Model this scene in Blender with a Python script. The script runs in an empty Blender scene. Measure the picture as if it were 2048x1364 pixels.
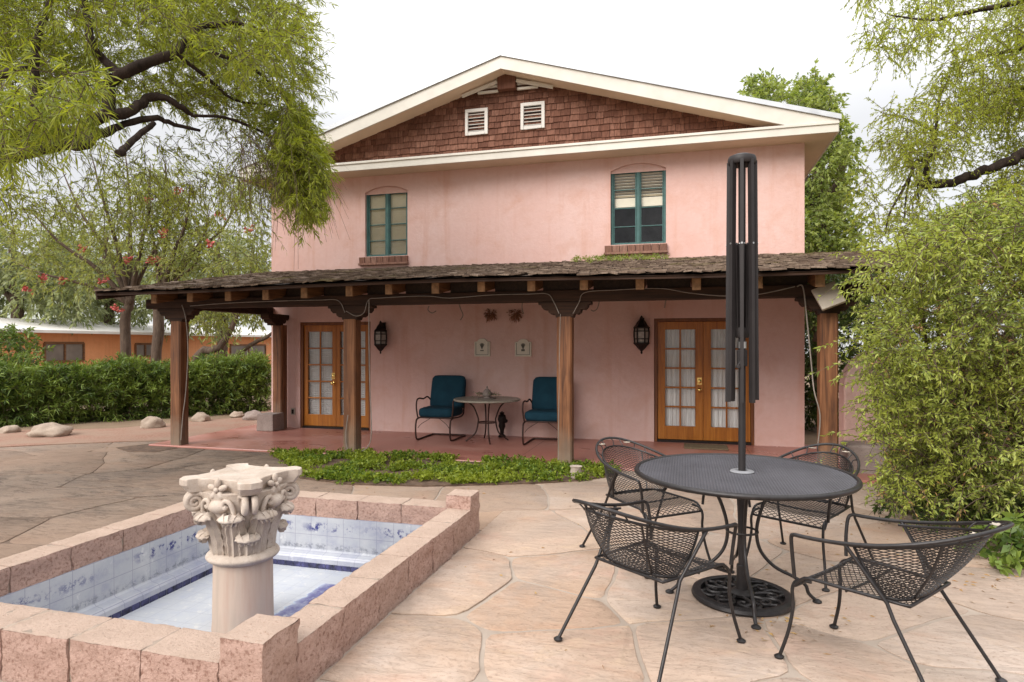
import bpy, bmesh, math, random
import numpy as np
from mathutils import Vector, Matrix, noise
random.seed(7)
S = bpy.context.scene
COL = S.collection
R = math.radians
# ------------------------------------------------------------------ camera model (photo pixels, 2048 wide)
F, HZ, H = 1268.0, 690.0, 1.55
YAW = R(15.26)
FW = Vector((-math.sin(YAW), math.cos(YAW), 0)); RT = Vector((math.cos(YAW), math.sin(YAW), 0))
CAM = Vector((0, 0, H))
def ray(u, v): return FW + RT*((u-1024)/F) + Vector((0, 0, (HZ-v)/F))
def G(u, v, z=0.0):
    d = ray(u, v); return CAM + d*((z-H)/d.z)
def PY(u, v, Y):
    d = ray(u, v); return CAM + d*(Y/d.y)
def PX(u, v, X):
    d = ray(u, v); return CAM + d*(X/d.x)
def Q(u, v, d): return CAM + ray(u, v)*d
def WX(u, Y): return PY(u, 600, Y).x
def WZ(u, v, Y): return PY(u, v, Y).z

cam = bpy.data.cameras.new('camera'); co = bpy.data.objects.new('camera', cam); COL.objects.link(co)
co.location = CAM; co.rotation_euler = (R(90), 0, YAW)
cam.sensor_width = 36; cam.lens = F/2048*36; cam.shift_y = 8/2048; cam.clip_end = 500; cam.clip_start = .05
S.camera = co

# ------------------------------------------------------------------ mesh helpers
ORG = {}
class MB:
    def __init__(s): s.v = []; s.f = []
    def add(s, vs, fs):
        o = len(s.v); s.v += [Vector(p) for p in vs]; s.f += [tuple(i+o for i in f) for f in fs]
    def box(s, c, sz, M=None, rz=0, taper=1.0):
        x, y, z = sz[0]/2, sz[1]/2, sz[2]/2; c = Vector(c)
        vs = [Vector(((-x if i in (0, 3) else x)*(1 if k < 0 else taper), (-y if i < 2 else y)*(1 if k < 0 else taper), k*z)) for k in (-1, 1) for i in range(4)]
        if M is None: M = Matrix.Rotation(rz, 3, 'Z')
        s.add([M @ p + c for p in vs], [(3, 2, 1, 0), (4, 5, 6, 7), (0, 1, 5, 4), (1, 2, 6, 5), (2, 3, 7, 6), (3, 0, 4, 7)])
    def bb(s, a, b): s.box([(a[i]+b[i])/2 for i in range(3)], [abs(b[i]-a[i]) for i in range(3)])
    def beam(s, p, q, w, h, up=(0, 0, 1)):
        p, q = Vector(p), Vector(q); d = (q-p); L = d.length; d.normalize(); sd = d.cross(Vector(up)).normalized(); u = sd.cross(d)
        s.box((p+q)/2, (w, L, h), Matrix((sd, d, u)).transposed())
    def tube(s, pts, r, seg=8, closed=False):
        pts = [Vector(p) for p in pts]; n = len(pts); rs = r if isinstance(r, (list, tuple)) else [r]*n
        def tan(i):
            if closed: return (pts[(i+1) % n]-pts[i-1]).normalized()
            return (pts[min(i+1, n-1)]-pts[max(i-1, 0)]).normalized()
        t = tan(0); a = t.orthogonal().normalized(); vs = []
        for i in range(n):
            t2 = tan(i); a = (a-t2*a.dot(t2))
            a = a.normalized() if a.length > 1e-6 else t2.orthogonal().normalized()
            b = t2.cross(a)
            for k in range(seg):
                an = 2*math.pi*k/seg; vs.append(pts[i]+(a*math.cos(an)+b*math.sin(an))*rs[i])
        fs = []
        for i in range(n if closed else n-1):
            j = (i+1) % n
            for k in range(seg):
                l = (k+1) % seg; fs.append((i*seg+k, i*seg+l, j*seg+l, j*seg+k))
        if not closed:
            fs.append(tuple(reversed(range(seg)))); fs.append(tuple((n-1)*seg+k for k in range(seg)))
        s.add(vs, fs)
    def lathe(s, prof, seg=24, c=(0, 0, 0), rot=0, ofs=None):
        c = Vector(c); vs = []; n = len(prof)
        for r, z in prof:
            for k in range(seg):
                a = 2*math.pi*k/seg+rot; vs.append(c+Vector((r*math.cos(a), r*math.sin(a), z)))
        fs = [(i*seg+k, i*seg+(k+1) % seg, (i+1)*seg+(k+1) % seg, (i+1)*seg+k) for i in range(n-1) for k in range(seg)]
        if prof[0][0] > 1e-4: fs.append(tuple(reversed(range(seg))))
        if prof[-1][0] > 1e-4: fs.append(tuple((n-1)*seg+k for k in range(seg)))
        s.add(vs, fs)
    def prism(s, poly, f0, f1):
        n = len(poly); s.add([f0(*p) for p in poly]+[f1(*p) for p in poly],
            [tuple(range(n)), tuple(reversed(range(n, 2*n)))]+[(i, i+n, (i+1) % n+n, (i+1) % n) for i in range(n)])
    def pxz(s, poly, y0, y1): s.prism(poly, lambda x, z: (x, y0, z), lambda x, z: (x, y1, z))
    def pxy(s, poly, z0, z1): s.prism(poly, lambda x, y: (x, y, z0), lambda x, y: (x, y, z1))
    def grid(s, fn, nu, nv):
        s.add([fn(i/nu, j/nv) for j in range(nv+1) for i in range(nu+1)],
              [(j*(nu+1)+i, j*(nu+1)+i+1, (j+1)*(nu+1)+i+1, (j+1)*(nu+1)+i) for j in range(nv) for i in range(nu)])
    def sphere(s, c, r, seg=12, rg=8, fn=None):
        sc = r if isinstance(r, (tuple, list)) else (r, r, r); c = Vector(c)
        vs = [];
        for j in range(rg+1):
            ph = math.pi*j/rg
            for k in range(seg):
                a = 2*math.pi*k/seg; d = Vector((math.sin(ph)*math.cos(a), math.sin(ph)*math.sin(a), -math.cos(ph)))
                m = fn(d) if fn else 1
                vs.append(c+Vector((d.x*sc[0]*m, d.y*sc[1]*m, d.z*sc[2]*m)))
        s.add(vs, [(j*seg+k, j*seg+(k+1) % seg, (j+1)*seg+(k+1) % seg, (j+1)*seg+k) for j in range(rg) for k in range(seg)])
    def build(s, name, mat, parent=None, smooth=None, bevel=0, org=None, weld=True):
        o0 = ORG.get(parent.name, Vector()) if parent else Vector(org or (0, 0, 0))
        me = bpy.data.meshes.new(name); me.from_pydata([p-o0 for p in s.v], [], s.f)
        bm = bmesh.new(); bm.from_mesh(me)
        if weld: bmesh.ops.remove_doubles(bm, verts=bm.verts, dist=1e-5)
        bmesh.ops.recalc_face_normals(bm, faces=bm.faces)
        if bevel: bmesh.ops.bevel(bm, geom=bm.edges, offset=bevel, segments=2, profile=.5, affect='EDGES', clamp_overlap=True)
        bm.to_mesh(me); bm.free()
        if smooth is not None:
            me.polygons.foreach_set('use_smooth', [True]*len(me.polygons)); me.set_sharp_from_angle(angle=R(smooth))
        if mat: me.materials.append(mat)
        o = bpy.data.objects.new(name, me); COL.objects.link(o)
        if parent: o.parent = parent
        else: o.location = o0
        ORG[o.name] = o0
        return o
def tag(o, label, cat, group=None, kind=None):
    o['label'] = label; o['category'] = cat
    if group: o['group'] = group
    if kind: o['kind'] = kind
    return o
def thing(name, label, cat, loc=(0, 0, 0), group=None, kind=None):
    o = bpy.data.objects.new(name, None); COL.objects.link(o); o.location = loc; o.empty_display_size = .2
    ORG[o.name] = Vector(loc)
    return tag(o, label, cat, group, kind)
def dup(root, loc, rz=0, label=None):
    bpy.context.view_layer.update()
    r = root.copy(); COL.objects.link(r); r.location = loc; r.rotation_euler = (0, 0, rz)
    if label: r['label'] = label
    for ch in list(root.children):
        c = ch.copy(); COL.objects.link(c); c.parent = r
        for g in list(ch.children):
            d = g.copy(); COL.objects.link(d); d.parent = c
    return r
def cr(pts, n=6, closed=False):
    pts = [Vector(p) for p in pts]; m = len(pts); out = []
    for i in range(m if closed else m-1):
        if closed: a, b, c, d = pts[i-1], pts[i], pts[(i+1) % m], pts[(i+2) % m]
        else: a, b, c, d = pts[max(i-1, 0)], pts[i], pts[i+1], pts[min(i+2, m-1)]
        for k in range(n):
            t = k/n; out.append(.5*((2*b)+(c-a)*t+(2*a-5*b+4*c-d)*t*t+(3*b-a-3*c+d)*t**3))
    if not closed: out.append(pts[-1])
    return out

# ------------------------------------------------------------------ materials
class NT:
    def __init__(s, name):
        s.m = bpy.data.materials.new(name); s.m.use_nodes = True; s.t = s.m.node_tree; s.n = s.t.nodes; s.n.clear()
        s.out = s.n.new('ShaderNodeOutputMaterial'); s.b = s.n.new('ShaderNodeBsdfPrincipled'); s.l(s.b.outputs[0], s.out.inputs[0])
        s.tc = s.n.new('ShaderNodeTexCoord')
    def l(s, a, b): s.t.links.new(a, b)
    def coord(s, scale=(1, 1, 1), kind='Object', rot=(0, 0, 0)):
        mp = s.n.new('ShaderNodeMapping'); mp.inputs['Scale'].default_value = scale; mp.inputs['Rotation'].default_value = rot
        s.l(s.tc.outputs[kind], mp.inputs[0]); return mp.outputs[0]
    def noise(s, scale, detail=4, rough=.55, vec=None, dist=0):
        n = s.n.new('ShaderNodeTexNoise'); n.inputs['Scale'].default_value = scale; n.inputs['Detail'].default_value = detail
        n.inputs['Roughness'].default_value = rough; n.inputs['Distortion'].default_value = dist
        s.l(vec if vec is not None else s.tc.outputs['Object'], n.inputs['Vector']); return n.outputs[0]
    def island(s): return s.n.new('ShaderNodeNewGeometry').outputs['Random Per Island']
    def ramp(s, fac, stops, interp='LINEAR'):
        r = s.n.new('ShaderNodeValToRGB'); e = r.color_ramp.elements; r.color_ramp.interpolation = interp
        while len(e) < len(stops): e.new(.5)
        for k, (p, c) in enumerate(stops):
            e[k].position = p; e[k].color = (c if hasattr(c, '__len__') else (c, c, c))[:3]+(1,) if hasattr(c, '__len__') else (c, c, c, 1)
        s.l(fac, r.inputs[0]); return r.outputs[0]
    def mix(s, fac, a, b, mode='MIX'):
        m = s.n.new('ShaderNodeMix'); m.data_type = 'RGBA'; m.blend_type = mode
        for i, x in ((0, fac), (6, a), (7, b)):
            if isinstance(x, (int, float)): m.inputs[i].default_value = x if i == 0 else (x, x, x, 1)
            elif isinstance(x, tuple): m.inputs[i].default_value = x+(1,)
            else: s.l(x, m.inputs[i])
        return m.outputs[2]
    def math(s, op, a, b=0.0, c=None):
        m = s.n.new('ShaderNodeMath'); m.operation = op
        for i, x in ((0, a), (1, b)):
            if isinstance(x, (int, float)): m.inputs[i].default_value = x
            else: s.l(x, m.inputs[i])
        return m.outputs[0]
    def sep(s, vec):
        n = s.n.new('ShaderNodeSeparateXYZ'); s.l(vec, n.inputs[0]); return n.outputs
    def bump(s, h, strength=.3, dist=.01):
        b = s.n.new('ShaderNodeBump'); b.inputs['Strength'].default_value = strength; b.inputs['Distance'].default_value = dist
        s.l(h, b.inputs['Height']); s.l(b.outputs[0], s.b.inputs['Normal']); return b
    def set(s, color=None, rough=None, metal=None, spec=None):
        for k, x in (('Base Color', color), ('Roughness', rough), ('Metallic', metal), ('Specular IOR Level', spec)):
            if x is None: continue
            if isinstance(x, tuple): s.b.inputs[k].default_value = x+(1,)
            elif isinstance(x, (int, float)): s.b.inputs[k].default_value = x
            else: s.l(x, s.b.inputs[k])
        return s.m
def simple(name, c, rough=.6, metal=0, var=.25, sc=8, bump=.1, spec=.4):
    m = NT(name); n = m.noise(sc, 5); d = tuple(x*(1-var) for x in c); e = tuple(min(1, x*(1+var*.6)) for x in c)
    col = m.ramp(n, [(.3, d), (.7, e)]); m.bump(m.noise(sc*12, 3), bump, .004); return m.set(col, rough, metal, spec)
M = {}
def stucco(name, base, stain, pale, fine=1.0):
    m = NT(name)
    n1 = m.noise(.55, 6, .6); n2 = m.noise(2.2, 6, .65, dist=.4); n3 = m.noise(14, 4)
    c = m.mix(m.ramp(n1, [(.38, 0.), (.62, 1.)]), base, pale)
    c = m.mix(m.ramp(n2, [(.48, 0.), (.72, .6)]), c, stain)
    streak = m.noise(1.0, 5, .6, m.coord((5, 5, .35)))
    c = m.mix(m.ramp(streak, [(.54, 0.), (.70, .5)]), c, stain)
    c = m.mix(m.ramp(n3, [(.3, .12), (.6, 0.)]), c, (base[0]*.75, base[1]*.72, base[2]*.7))
    m.bump(m.mix(.4, m.noise(22, 6, .6), m.noise(4, 4)), .55, .018)
    return m.set(c, .92, 0, .2)
M['stucco'] = stucco('pink_stucco', (.64, .41, .362), (.57, .315, .24), (.68, .485, .445))
M['orange_stucco'] = stucco('orange_stucco', (.64, .27, .12), (.52, .22, .1), (.68, .32, .16))
M['trim'] = simple('cream_paint', (.64, .60, .53), .55, var=.1, sc=3)
M['soffit'] = simple('tan_soffit_paint', (.66, .53, .40), .7, var=.1, sc=2)
M['flash'] = simple('pale_metal_flashing', (.55, .57, .60), .4, .2, var=.15, sc=4)
def shingle(name, stops, moss=None):
    m = NT(name); c = m.ramp(m.island(), stops)
    g = m.noise(3, 5, .6, m.coord((14, 14, 1.5)))
    c = m.mix(m.ramp(g, [(.35, .55), (.65, 0.)]), c, tuple(x*.35 for x in stops[0][1]))
    big = m.noise(.9, 4); c = m.mix(m.ramp(big, [(.5, 0.), (.7, .45)]), c, tuple(x*.45 for x in stops[-1][1]))
    if moss: c = m.mix(m.ramp(m.noise(1.2, 5), [(.58, 0.), (.72, .7)]), c, moss)
    m.bump(g, .6, .006); return m.set(c, .9, 0, .15)
M['shingle'] = shingle('red_brown_shingle', [(0, (.14, .062, .042)), (.5, (.20, .092, .062)), (1, (.275, .138, .097))])
M['shake'] = shingle('weathered_roof_shake', [(0, (.09, .06, .043)), (.5, (.16, .112, .082)), (1, (.27, .20, .15))], (.13, .11, .04))
def wood(name, a, b, dark, axis='Z', rough=.65, grey=None):
    m = NT(name); sc = {'Z': (16, 16, .8), 'X': (.8, 16, 16), 'Y': (16, .8, 16)}[axis]
    g = m.noise(1.6, 6, .6, m.coord(sc), .6); c = m.ramp(g, [(.3, dark), (.5, a), (.72, b)])
    kn = m.noise(2.3, 4); c = m.mix(m.ramp(kn, [(.55, 0.), (.75, .5)]), c, dark)
    if grey:
        z = m.sep(m.tc.outputs['Object'])[2]; f = m.math('ADD', z, m.math('MULTIPLY', m.noise(5, 4), .5))
        c = m.mix(m.ramp(f, [(.3, .75), (.75, 0.)]), c, grey)
    m.bump(g, .35, .006); return m.set(c, rough, 0, .35)
M['post'] = wood('weathered_post_wood', (.165, .066, .027), (.28, .125, .055), (.06, .024, .012), grey=(.22, .165, .12))
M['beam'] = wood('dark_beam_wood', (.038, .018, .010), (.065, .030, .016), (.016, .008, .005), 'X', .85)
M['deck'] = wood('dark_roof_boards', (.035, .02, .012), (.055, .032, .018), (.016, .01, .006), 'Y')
M['rafter'] = wood('rafter_wood', (.15, .065, .025), (.24, .11, .045), (.05, .022, .01), 'Y')
M['rafter_end'] = simple('cut_rafter_end', (.30, .165, .08), .75, var=.5, sc=14)
M['door'] = wood('honey_varnished_door', (.37, .125, .016), (.47, .18, .027), (.24, .075, .010), 'Z', .35)
M['jamb'] = wood('dark_door_frame', (.16, .055, .018), (.22, .08, .026), (.09, .03, .01), 'Z', .45)
M['teal'] = simple('teal_window_paint', (.05, .125, .118), .55, var=.25, sc=9)
M['blind'] = simple('cream_blind', (.86, .79, .64), .7, var=.1, sc=4)
M['curtain'] = NT('white_sheer_curtain'); _m = M['curtain']
_m.b.inputs['Roughness'].default_value = .9
M['curtain'] = _m.set(_m.ramp(_m.noise(3, 5, .6, _m.coord((22, 22, .7))), [(.3, (.60, .58, .57)), (.62, (.88, .87, .86))]))
M['dark'] = simple('dark_interior', (.02, .018, .016), .9)
M['room'] = simple('dim_room', (.075, .075, .08), .9, var=.8, sc=3)
def glass(name):
    m = NT(name); m.n.remove(m.b)
    tr = m.n.new('ShaderNodeBsdfTransparent'); gl = m.n.new('ShaderNodeBsdfGlossy'); gl.inputs['Roughness'].default_value = .03
    tr.inputs[0].default_value = (.97, .98, .98, 1)
    fr = m.n.new('ShaderNodeFresnel'); fr.inputs[0].default_value = 1.5; mx = m.n.new('ShaderNodeMixShader')
    m.l(fr.outputs[0], mx.inputs[0]); m.l(tr.outputs[0], mx.inputs[1]); m.l(gl.outputs[0], mx.inputs[2]); m.l(mx.outputs[0], m.out.inputs[0])
    return m.m
M['glass'] = glass('window_glass')
M['brick'] = shingle('sill_brick', [(0, (.22, .105, .075)), (.5, (.31, .165, .12)), (1, (.40, .24, .185))])
M['dry'] = simple('dry_brown_bristle', (.28, .13, .075), .9, var=.4)
M['brass'] = simple('brass', (.75, .52, .18), .25, 1, var=.15)
M['iron'] = simple('dark_wrought_iron', (.022, .019, .019), .42, .3, var=.4, sc=30, spec=.5)
M['tabletopmesh'] = simple('dusty_table_mesh', (.060, .058, .068), .45, .2, var=.35, sc=3, spec=.6)
M['collar'] = simple('grey_collar', (.20, .20, .21), .5)
M['rust'] = simple('brown_chair_iron', (.055, .026, .02), .5, .3, var=.4, sc=20)
M['bronze'] = simple('umbrella_dark_metal', (.024, .020, .020), .55, .2, var=.2, sc=10)
M['steel'] = simple('bright_bolt', (.5, .5, .5), .35, 1)
M['lantern'] = simple('lantern_dark_metal', (.018, .012, .010), .5, .4, var=.4, sc=30)
M['nwin'] = simple('dim_window', (.17, .135, .11), .3, var=.4, sc=1.5)
M['frost'] = simple('frosted_glass', (.30, .26, .23), .35, var=.3, sc=20)
M['fabric'] = NT('blue_cushion_fabric'); _m = M['fabric']
_m.bump(_m.noise(220, 2), .25, .002)
M['fabric'] = _m.set(_m.ramp(_m.noise(5, 4), [(.3, (.007, .032, .052)), (.7, (.011, .050, .076))]), .85, 0, .2)
M['plaque'] = simple('plaster_plaque', (.66, .60, .50), .7, var=.1)
M['motif'] = simple('grey_painted_motif', (.16, .15, .13), .8)
M['tabletop'] = simple('stone_mosaic_top', (.30, .27, .22), .35, var=.35, sc=30)
M['cable'] = simple('pale_grey_cable', (.26, .22, .19), .6)
M['fixture'] = simple('beige_fixture', (.42, .36, .29), .6, var=.15)
M['mat'] = simple('coir_mat', (.16, .12, .07), .95, var=.4, sc=40)
M['white'] = simple('white_roof_paint', (.62, .59, .55), .6, var=.15, sc=1)
M['palegreen'] = simple('pale_green_wall', (.48, .53, .48), .8, var=.1, sc=1)
M['soil'] = simple('brown_soil', (.12, .075, .05), .95, var=.5, sc=10, bump=.6)
M['petal'] = simple('red_petal', (.50, .11, .095), .7, var=.3)
M['litterleaf'] = NT('dry_leaf'); M['litterleaf'] = M['litterleaf'].set(M['litterleaf'].ramp(M['litterleaf'].island(), [(0, (.25, .12, .04)), (.5, (.38, .24, .08)), (1, (.18, .09, .04))]), .8)
def stone(name, a, b, dark, sc=3, bump=.6, pit=True):
    m = NT(name); n = m.noise(sc, 6, .62); c = m.ramp(n, [(.3, a), (.7, b)])
    p = m.noise(sc*14, 4, .7)
    c = m.mix(m.ramp(p, [(.32, .8 if pit else .3), (.45, 0.)]), c, dark)
    m.bump(m.mix(.6, m.noise(sc*10, 6, .7), n), bump, .012); return m.set(c, .9, 0, .2)
M['boulder'] = stone('pale_boulder', (.26, .20, .155), (.40, .32, .255), (.2, .15, .12), 4, .5, False)
M['greystone'] = stone('grey_stone', (.22, .17, .15), (.33, .27, .24), (.12, .09, .08), 4)
m = NT('carved_limestone'); n = m.noise(4, 7, .66); c = m.ramp(n, [(.32, (.37, .30, .245)), (.5, (.48, .40, .335)), (.7, (.57, .495, .43))])
c = m.mix(m.ramp(m.noise(9, 6, .7, m.coord((1, 1, .45))), [(.52, 0.), (.66, .55)]), c, (.40, .31, .24)); c = m.mix(m.ramp(m.noise(70, 5, .75), [(.34, .6), (.44, 0.)]), c, (.30, .23, .18))
m.bump(m.mix(.5, m.noise(55, 6, .72), m.noise(14, 5)), .8, .012); M['carved'] = m.set(c, .95, 0, .15)
# shaft of the fountain: rosy concrete with vertical stains
m = NT('rosy_concrete_shaft'); n = m.noise(1.5, 5, .6, m.coord((7, 7, .7))); c = m.ramp(n, [(.3, (.40, .32, .26)), (.5, (.47, .365, .295)), (.7, (.43, .305, .24))])
c = m.mix(m.ramp(m.noise(5, 5), [(.5, 0.), (.75, .4)]), c, (.42, .37, .31)); m.bump(m.noise(40, 4), .25, .005); M['shaft'] = m.set(c, .85, 0, .2)
# split-face block: rough pitted faces, paler worn tops
m = NT('split_face_block'); geo = m.n.new('ShaderNodeNewGeometry'); nz = m.sep(geo.outputs['True Normal'])[2]; top = m.ramp(nz, [(.75, 0.), (.92, 1.)])
n = m.noise(3.5, 6, .6); p = m.noise(48, 5, .7)
side = m.ramp(n, [(.3, (.46, .295, .24)), (.7, (.57, .39, .325))]); side = m.mix(m.ramp(p, [(.37, .85), (.49, 0.)]), side, (.25, .135, .10)); side = m.mix(m.ramp(p, [(.58, 0.), (.7, .6)]), side, (.62, .42, .34))
side = m.mix(m.ramp(m.island(), [(0, 0.), (1, .35)]), side, (.40, .27, .21))
tp = m.ramp(m.noise(5, 6, .65), [(.3, (.45, .33, .26)), (.7, (.55, .41, .33))]); tp = m.mix(m.ramp(m.noise(60, 4, .7), [(.33, .6), (.42, 0.)]), tp, (.32, .2, .14))
bm_ = m.bump(m.noise(46, 6, .75), 1.0, .02); M['block'] = m.set(m.mix(top, side, tp), .95, 0, .15)
M['mortar'] = simple('grey_brown_mortar', (.30, .235, .185), .95, var=.25, sc=6, bump=.5)
# basin tile: 15 cm glazed tiles, faded blue, blotched navy band near the top, lime scale
def tile_mat(name, floor=False):
    m = NT(name); x, y, z = m.sep(m.tc.outputs['Object'])
    cl = m.ramp(m.noise(2.1, 7, .66), [(.32, (.27, .285, .37)), (.5, (.40, .415, .45)), (.7, (.52, .525, .53))])
    if floor:
        w = m.noise(1.5, 7, .62, dist=.8); xg = m.math('MULTIPLY', m.math('MULTIPLY', m.math('ADD', x, -.02), m.math('LESS_THAN', y, .8)), m.math('MULTIPLY', m.math('GREATER_THAN', x, .02), 2.2))
        f = m.ramp(m.math('ADD', m.math('SUBTRACT', m.math('MULTIPLY', w, .8), .0), xg), [(.50, (.46, .48, .51)), (.585, (.55, .56, .58)), (.60, (.42, .54, .66)), (.62, (.24, .25, .40)), (.72, (.10, .10, .25))])
        c = m.mix(m.ramp(m.noise(6, 8, .75), [(.48, 0.), (.62, .6)]), f, (.38, .41, .49)); c = m.mix(m.ramp(m.noise(14, 7, .75), [(.56, 0.), (.64, .6)]), c, (.62, .61, .58)); h = None
    else:
        zz = m.math('ADD', z, m.math('MULTIPLY', m.noise(3, 4), .05))
        c = m.mix(m.ramp(z, [(.0, 0.), (.06, 1.)]), cl, cl)
        band = m.ramp(m.math('MULTIPLY', m.math('ADD', z, .5), 1.0), [(.44, 0.), (.47, 1.), (.515, 1.), (.535, 0.)])
        blot = m.ramp(m.noise(15, 6, .75), [(.50, 0.), (.57, 1.)]); band2 = m.ramp(m.math('ADD', z, .5), [(.29, 0.), (.315, 1.), (.33, 1.), (.36, 0.)])
        patch = m.ramp(m.noise(1.7, 2), [(.40, 0.), (.52, 1.)])
        c = m.mix(m.math('MULTIPLY', m.math('MULTIPLY', band, blot), patch), c, (.04, .045, .17))
        c = m.mix(m.math('MULTIPLY', m.math('MULTIPLY', band2, m.ramp(m.noise(22, 6, .8), [(.48, 0.), (.55, 1.)])), .65), c, (.12, .13, .16))
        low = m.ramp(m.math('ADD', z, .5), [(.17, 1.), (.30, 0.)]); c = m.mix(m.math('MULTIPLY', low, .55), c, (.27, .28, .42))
        c = m.mix(m.ramp(m.math('ADD', m.math('MULTIPLY', x, .35), m.noise(2.5, 4)), [(-.0, 0.), (.02, 0.), (.12, .8)]), c, (.15, .17, .42)) if False else c
    if not floor: c = m.mix(m.ramp(m.noise(1.3, 8, .72, m.coord((3, 3, 9))), [(.5, 0.), (.62, .6)]), c, (.42, .43, .46)); c = m.mix(m.ramp(m.noise(7, 7, .75), [(.6, 0.), (.68, .6)]), c, (.66, .66, .65))
    def lines(q): return m.math('LESS_THAN', m.math('PINGPONG', m.math('ADD', q, 10.0), .0775), .0022)
    g = m.math('MAXIMUM', m.math('MAXIMUM', lines(x), lines(y)), 0 if floor else lines(z))
    c = m.mix(m.math('MULTIPLY', g, .35 if floor else .6), c, (.20, .20, .26))
    m.bump(m.mix(.5, g, m.noise(20, 3)), -.2, .003); return m.set(c, .5 if floor else .25, 0, .5)
M['tile'] = tile_mat('faded_blue_tile'); M['basinfloor'] = tile_mat('peeling_basin_floor', True)
M['navy'] = simple('navy_trim_tile', (.05, .05, .13), .3, var=.9, sc=14)
# flagstone: per-stone colour from an attribute (which stone it is), banded sandstone texture
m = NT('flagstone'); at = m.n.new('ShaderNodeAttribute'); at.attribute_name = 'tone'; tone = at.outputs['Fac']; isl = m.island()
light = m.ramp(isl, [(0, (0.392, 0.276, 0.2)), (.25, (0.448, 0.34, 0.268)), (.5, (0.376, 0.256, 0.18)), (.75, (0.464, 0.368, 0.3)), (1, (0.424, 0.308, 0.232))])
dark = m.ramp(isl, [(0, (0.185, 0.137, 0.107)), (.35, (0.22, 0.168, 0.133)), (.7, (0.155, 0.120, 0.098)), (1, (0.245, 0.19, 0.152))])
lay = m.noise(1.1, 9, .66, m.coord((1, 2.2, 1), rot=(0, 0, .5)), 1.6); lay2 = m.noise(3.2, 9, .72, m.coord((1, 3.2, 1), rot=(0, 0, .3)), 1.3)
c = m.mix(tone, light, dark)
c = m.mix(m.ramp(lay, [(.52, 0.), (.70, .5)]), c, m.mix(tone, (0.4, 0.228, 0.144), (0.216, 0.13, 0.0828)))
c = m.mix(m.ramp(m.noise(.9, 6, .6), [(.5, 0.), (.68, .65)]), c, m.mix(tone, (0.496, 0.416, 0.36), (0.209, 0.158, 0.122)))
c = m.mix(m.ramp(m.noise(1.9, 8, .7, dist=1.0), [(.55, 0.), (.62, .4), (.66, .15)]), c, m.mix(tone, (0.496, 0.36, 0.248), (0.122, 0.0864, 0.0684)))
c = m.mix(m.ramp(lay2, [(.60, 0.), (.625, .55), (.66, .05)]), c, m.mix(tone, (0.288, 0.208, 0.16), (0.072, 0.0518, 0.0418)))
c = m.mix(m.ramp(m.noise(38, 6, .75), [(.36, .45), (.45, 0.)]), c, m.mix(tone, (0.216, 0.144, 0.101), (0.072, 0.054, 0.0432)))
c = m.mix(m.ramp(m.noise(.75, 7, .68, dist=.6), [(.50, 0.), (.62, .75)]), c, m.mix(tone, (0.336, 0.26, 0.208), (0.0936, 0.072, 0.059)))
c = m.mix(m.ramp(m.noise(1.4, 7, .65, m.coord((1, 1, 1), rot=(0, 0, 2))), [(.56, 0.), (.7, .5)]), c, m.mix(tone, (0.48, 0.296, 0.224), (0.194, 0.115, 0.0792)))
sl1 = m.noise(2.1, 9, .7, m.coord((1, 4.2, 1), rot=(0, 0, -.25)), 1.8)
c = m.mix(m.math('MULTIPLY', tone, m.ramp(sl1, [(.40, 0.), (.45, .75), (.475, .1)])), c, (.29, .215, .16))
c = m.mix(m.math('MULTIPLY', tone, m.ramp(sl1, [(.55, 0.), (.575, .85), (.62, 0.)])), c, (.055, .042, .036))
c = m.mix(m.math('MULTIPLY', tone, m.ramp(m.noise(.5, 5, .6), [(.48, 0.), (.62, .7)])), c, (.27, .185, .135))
h = m.mix(.45, m.ramp(lay2, [(.38, 0.), (.47, .45), (.485, .6), (.58, .75), (.595, 1.)]), m.noise(30, 6, .7))
bb_ = m.bump(h, .65, .016); M['flag'] = m.set(c, .92, 0, .12)
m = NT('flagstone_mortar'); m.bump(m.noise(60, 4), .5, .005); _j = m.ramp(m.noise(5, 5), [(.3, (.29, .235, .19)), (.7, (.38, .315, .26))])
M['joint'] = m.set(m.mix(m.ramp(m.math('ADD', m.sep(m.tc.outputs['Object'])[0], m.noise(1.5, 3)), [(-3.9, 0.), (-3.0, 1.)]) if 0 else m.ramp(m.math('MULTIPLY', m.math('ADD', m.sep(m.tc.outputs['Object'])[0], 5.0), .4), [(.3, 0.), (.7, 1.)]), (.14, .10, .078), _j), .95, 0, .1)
m = NT('red_porch_concrete'); n = m.noise(.8, 6, .6, m.coord((1, 1.6, 1)), .6)
c = m.ramp(n, [(.3, (.30, .115, .09)), (.5, (.38, .155, .12)), (.72, (.46, .24, .195))]); c = m.mix(m.ramp(m.noise(4, 6), [(.55, 0.), (.75, .35)]), c, (.36, .2, .16))
x, y, z = m.sep(m.tc.outputs['Object']); ln = m.math('LESS_THAN', m.math('PINGPONG', m.math('ADD', x, 20.4), 1.52), .006); c = m.mix(m.math('MULTIPLY', ln, .7), c, (.07, .03, .025))
M['slab'] = m.set(c, m.ramp(n, [(.3, .22), (.7, .5)]), 0, .5)
m = NT('brick_paving'); bt = m.n.new('ShaderNodeTexBrick'); m.l(m.coord((2.2, 2.2, 2.2), rot=(0, 0, .4)), bt.inputs[0])
for k, v in (('Color1', (.23, .115, .08, 1)), ('Color2', (.30, .17, .125, 1)), ('Mortar', (.25, .17, .125, 1))): bt.inputs[k].default_value = v
bt.inputs['Mortar Size'].default_value = .025
m.bump(bt.outputs['Fac'], -.4, .006); M['paving'] = m.set(m.mix(m.ramp(m.noise(2, 5), [(.38, 0.), (.62, .75)]), bt.outputs[0], (.27, .19, .14)), .9, 0, .2)
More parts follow.
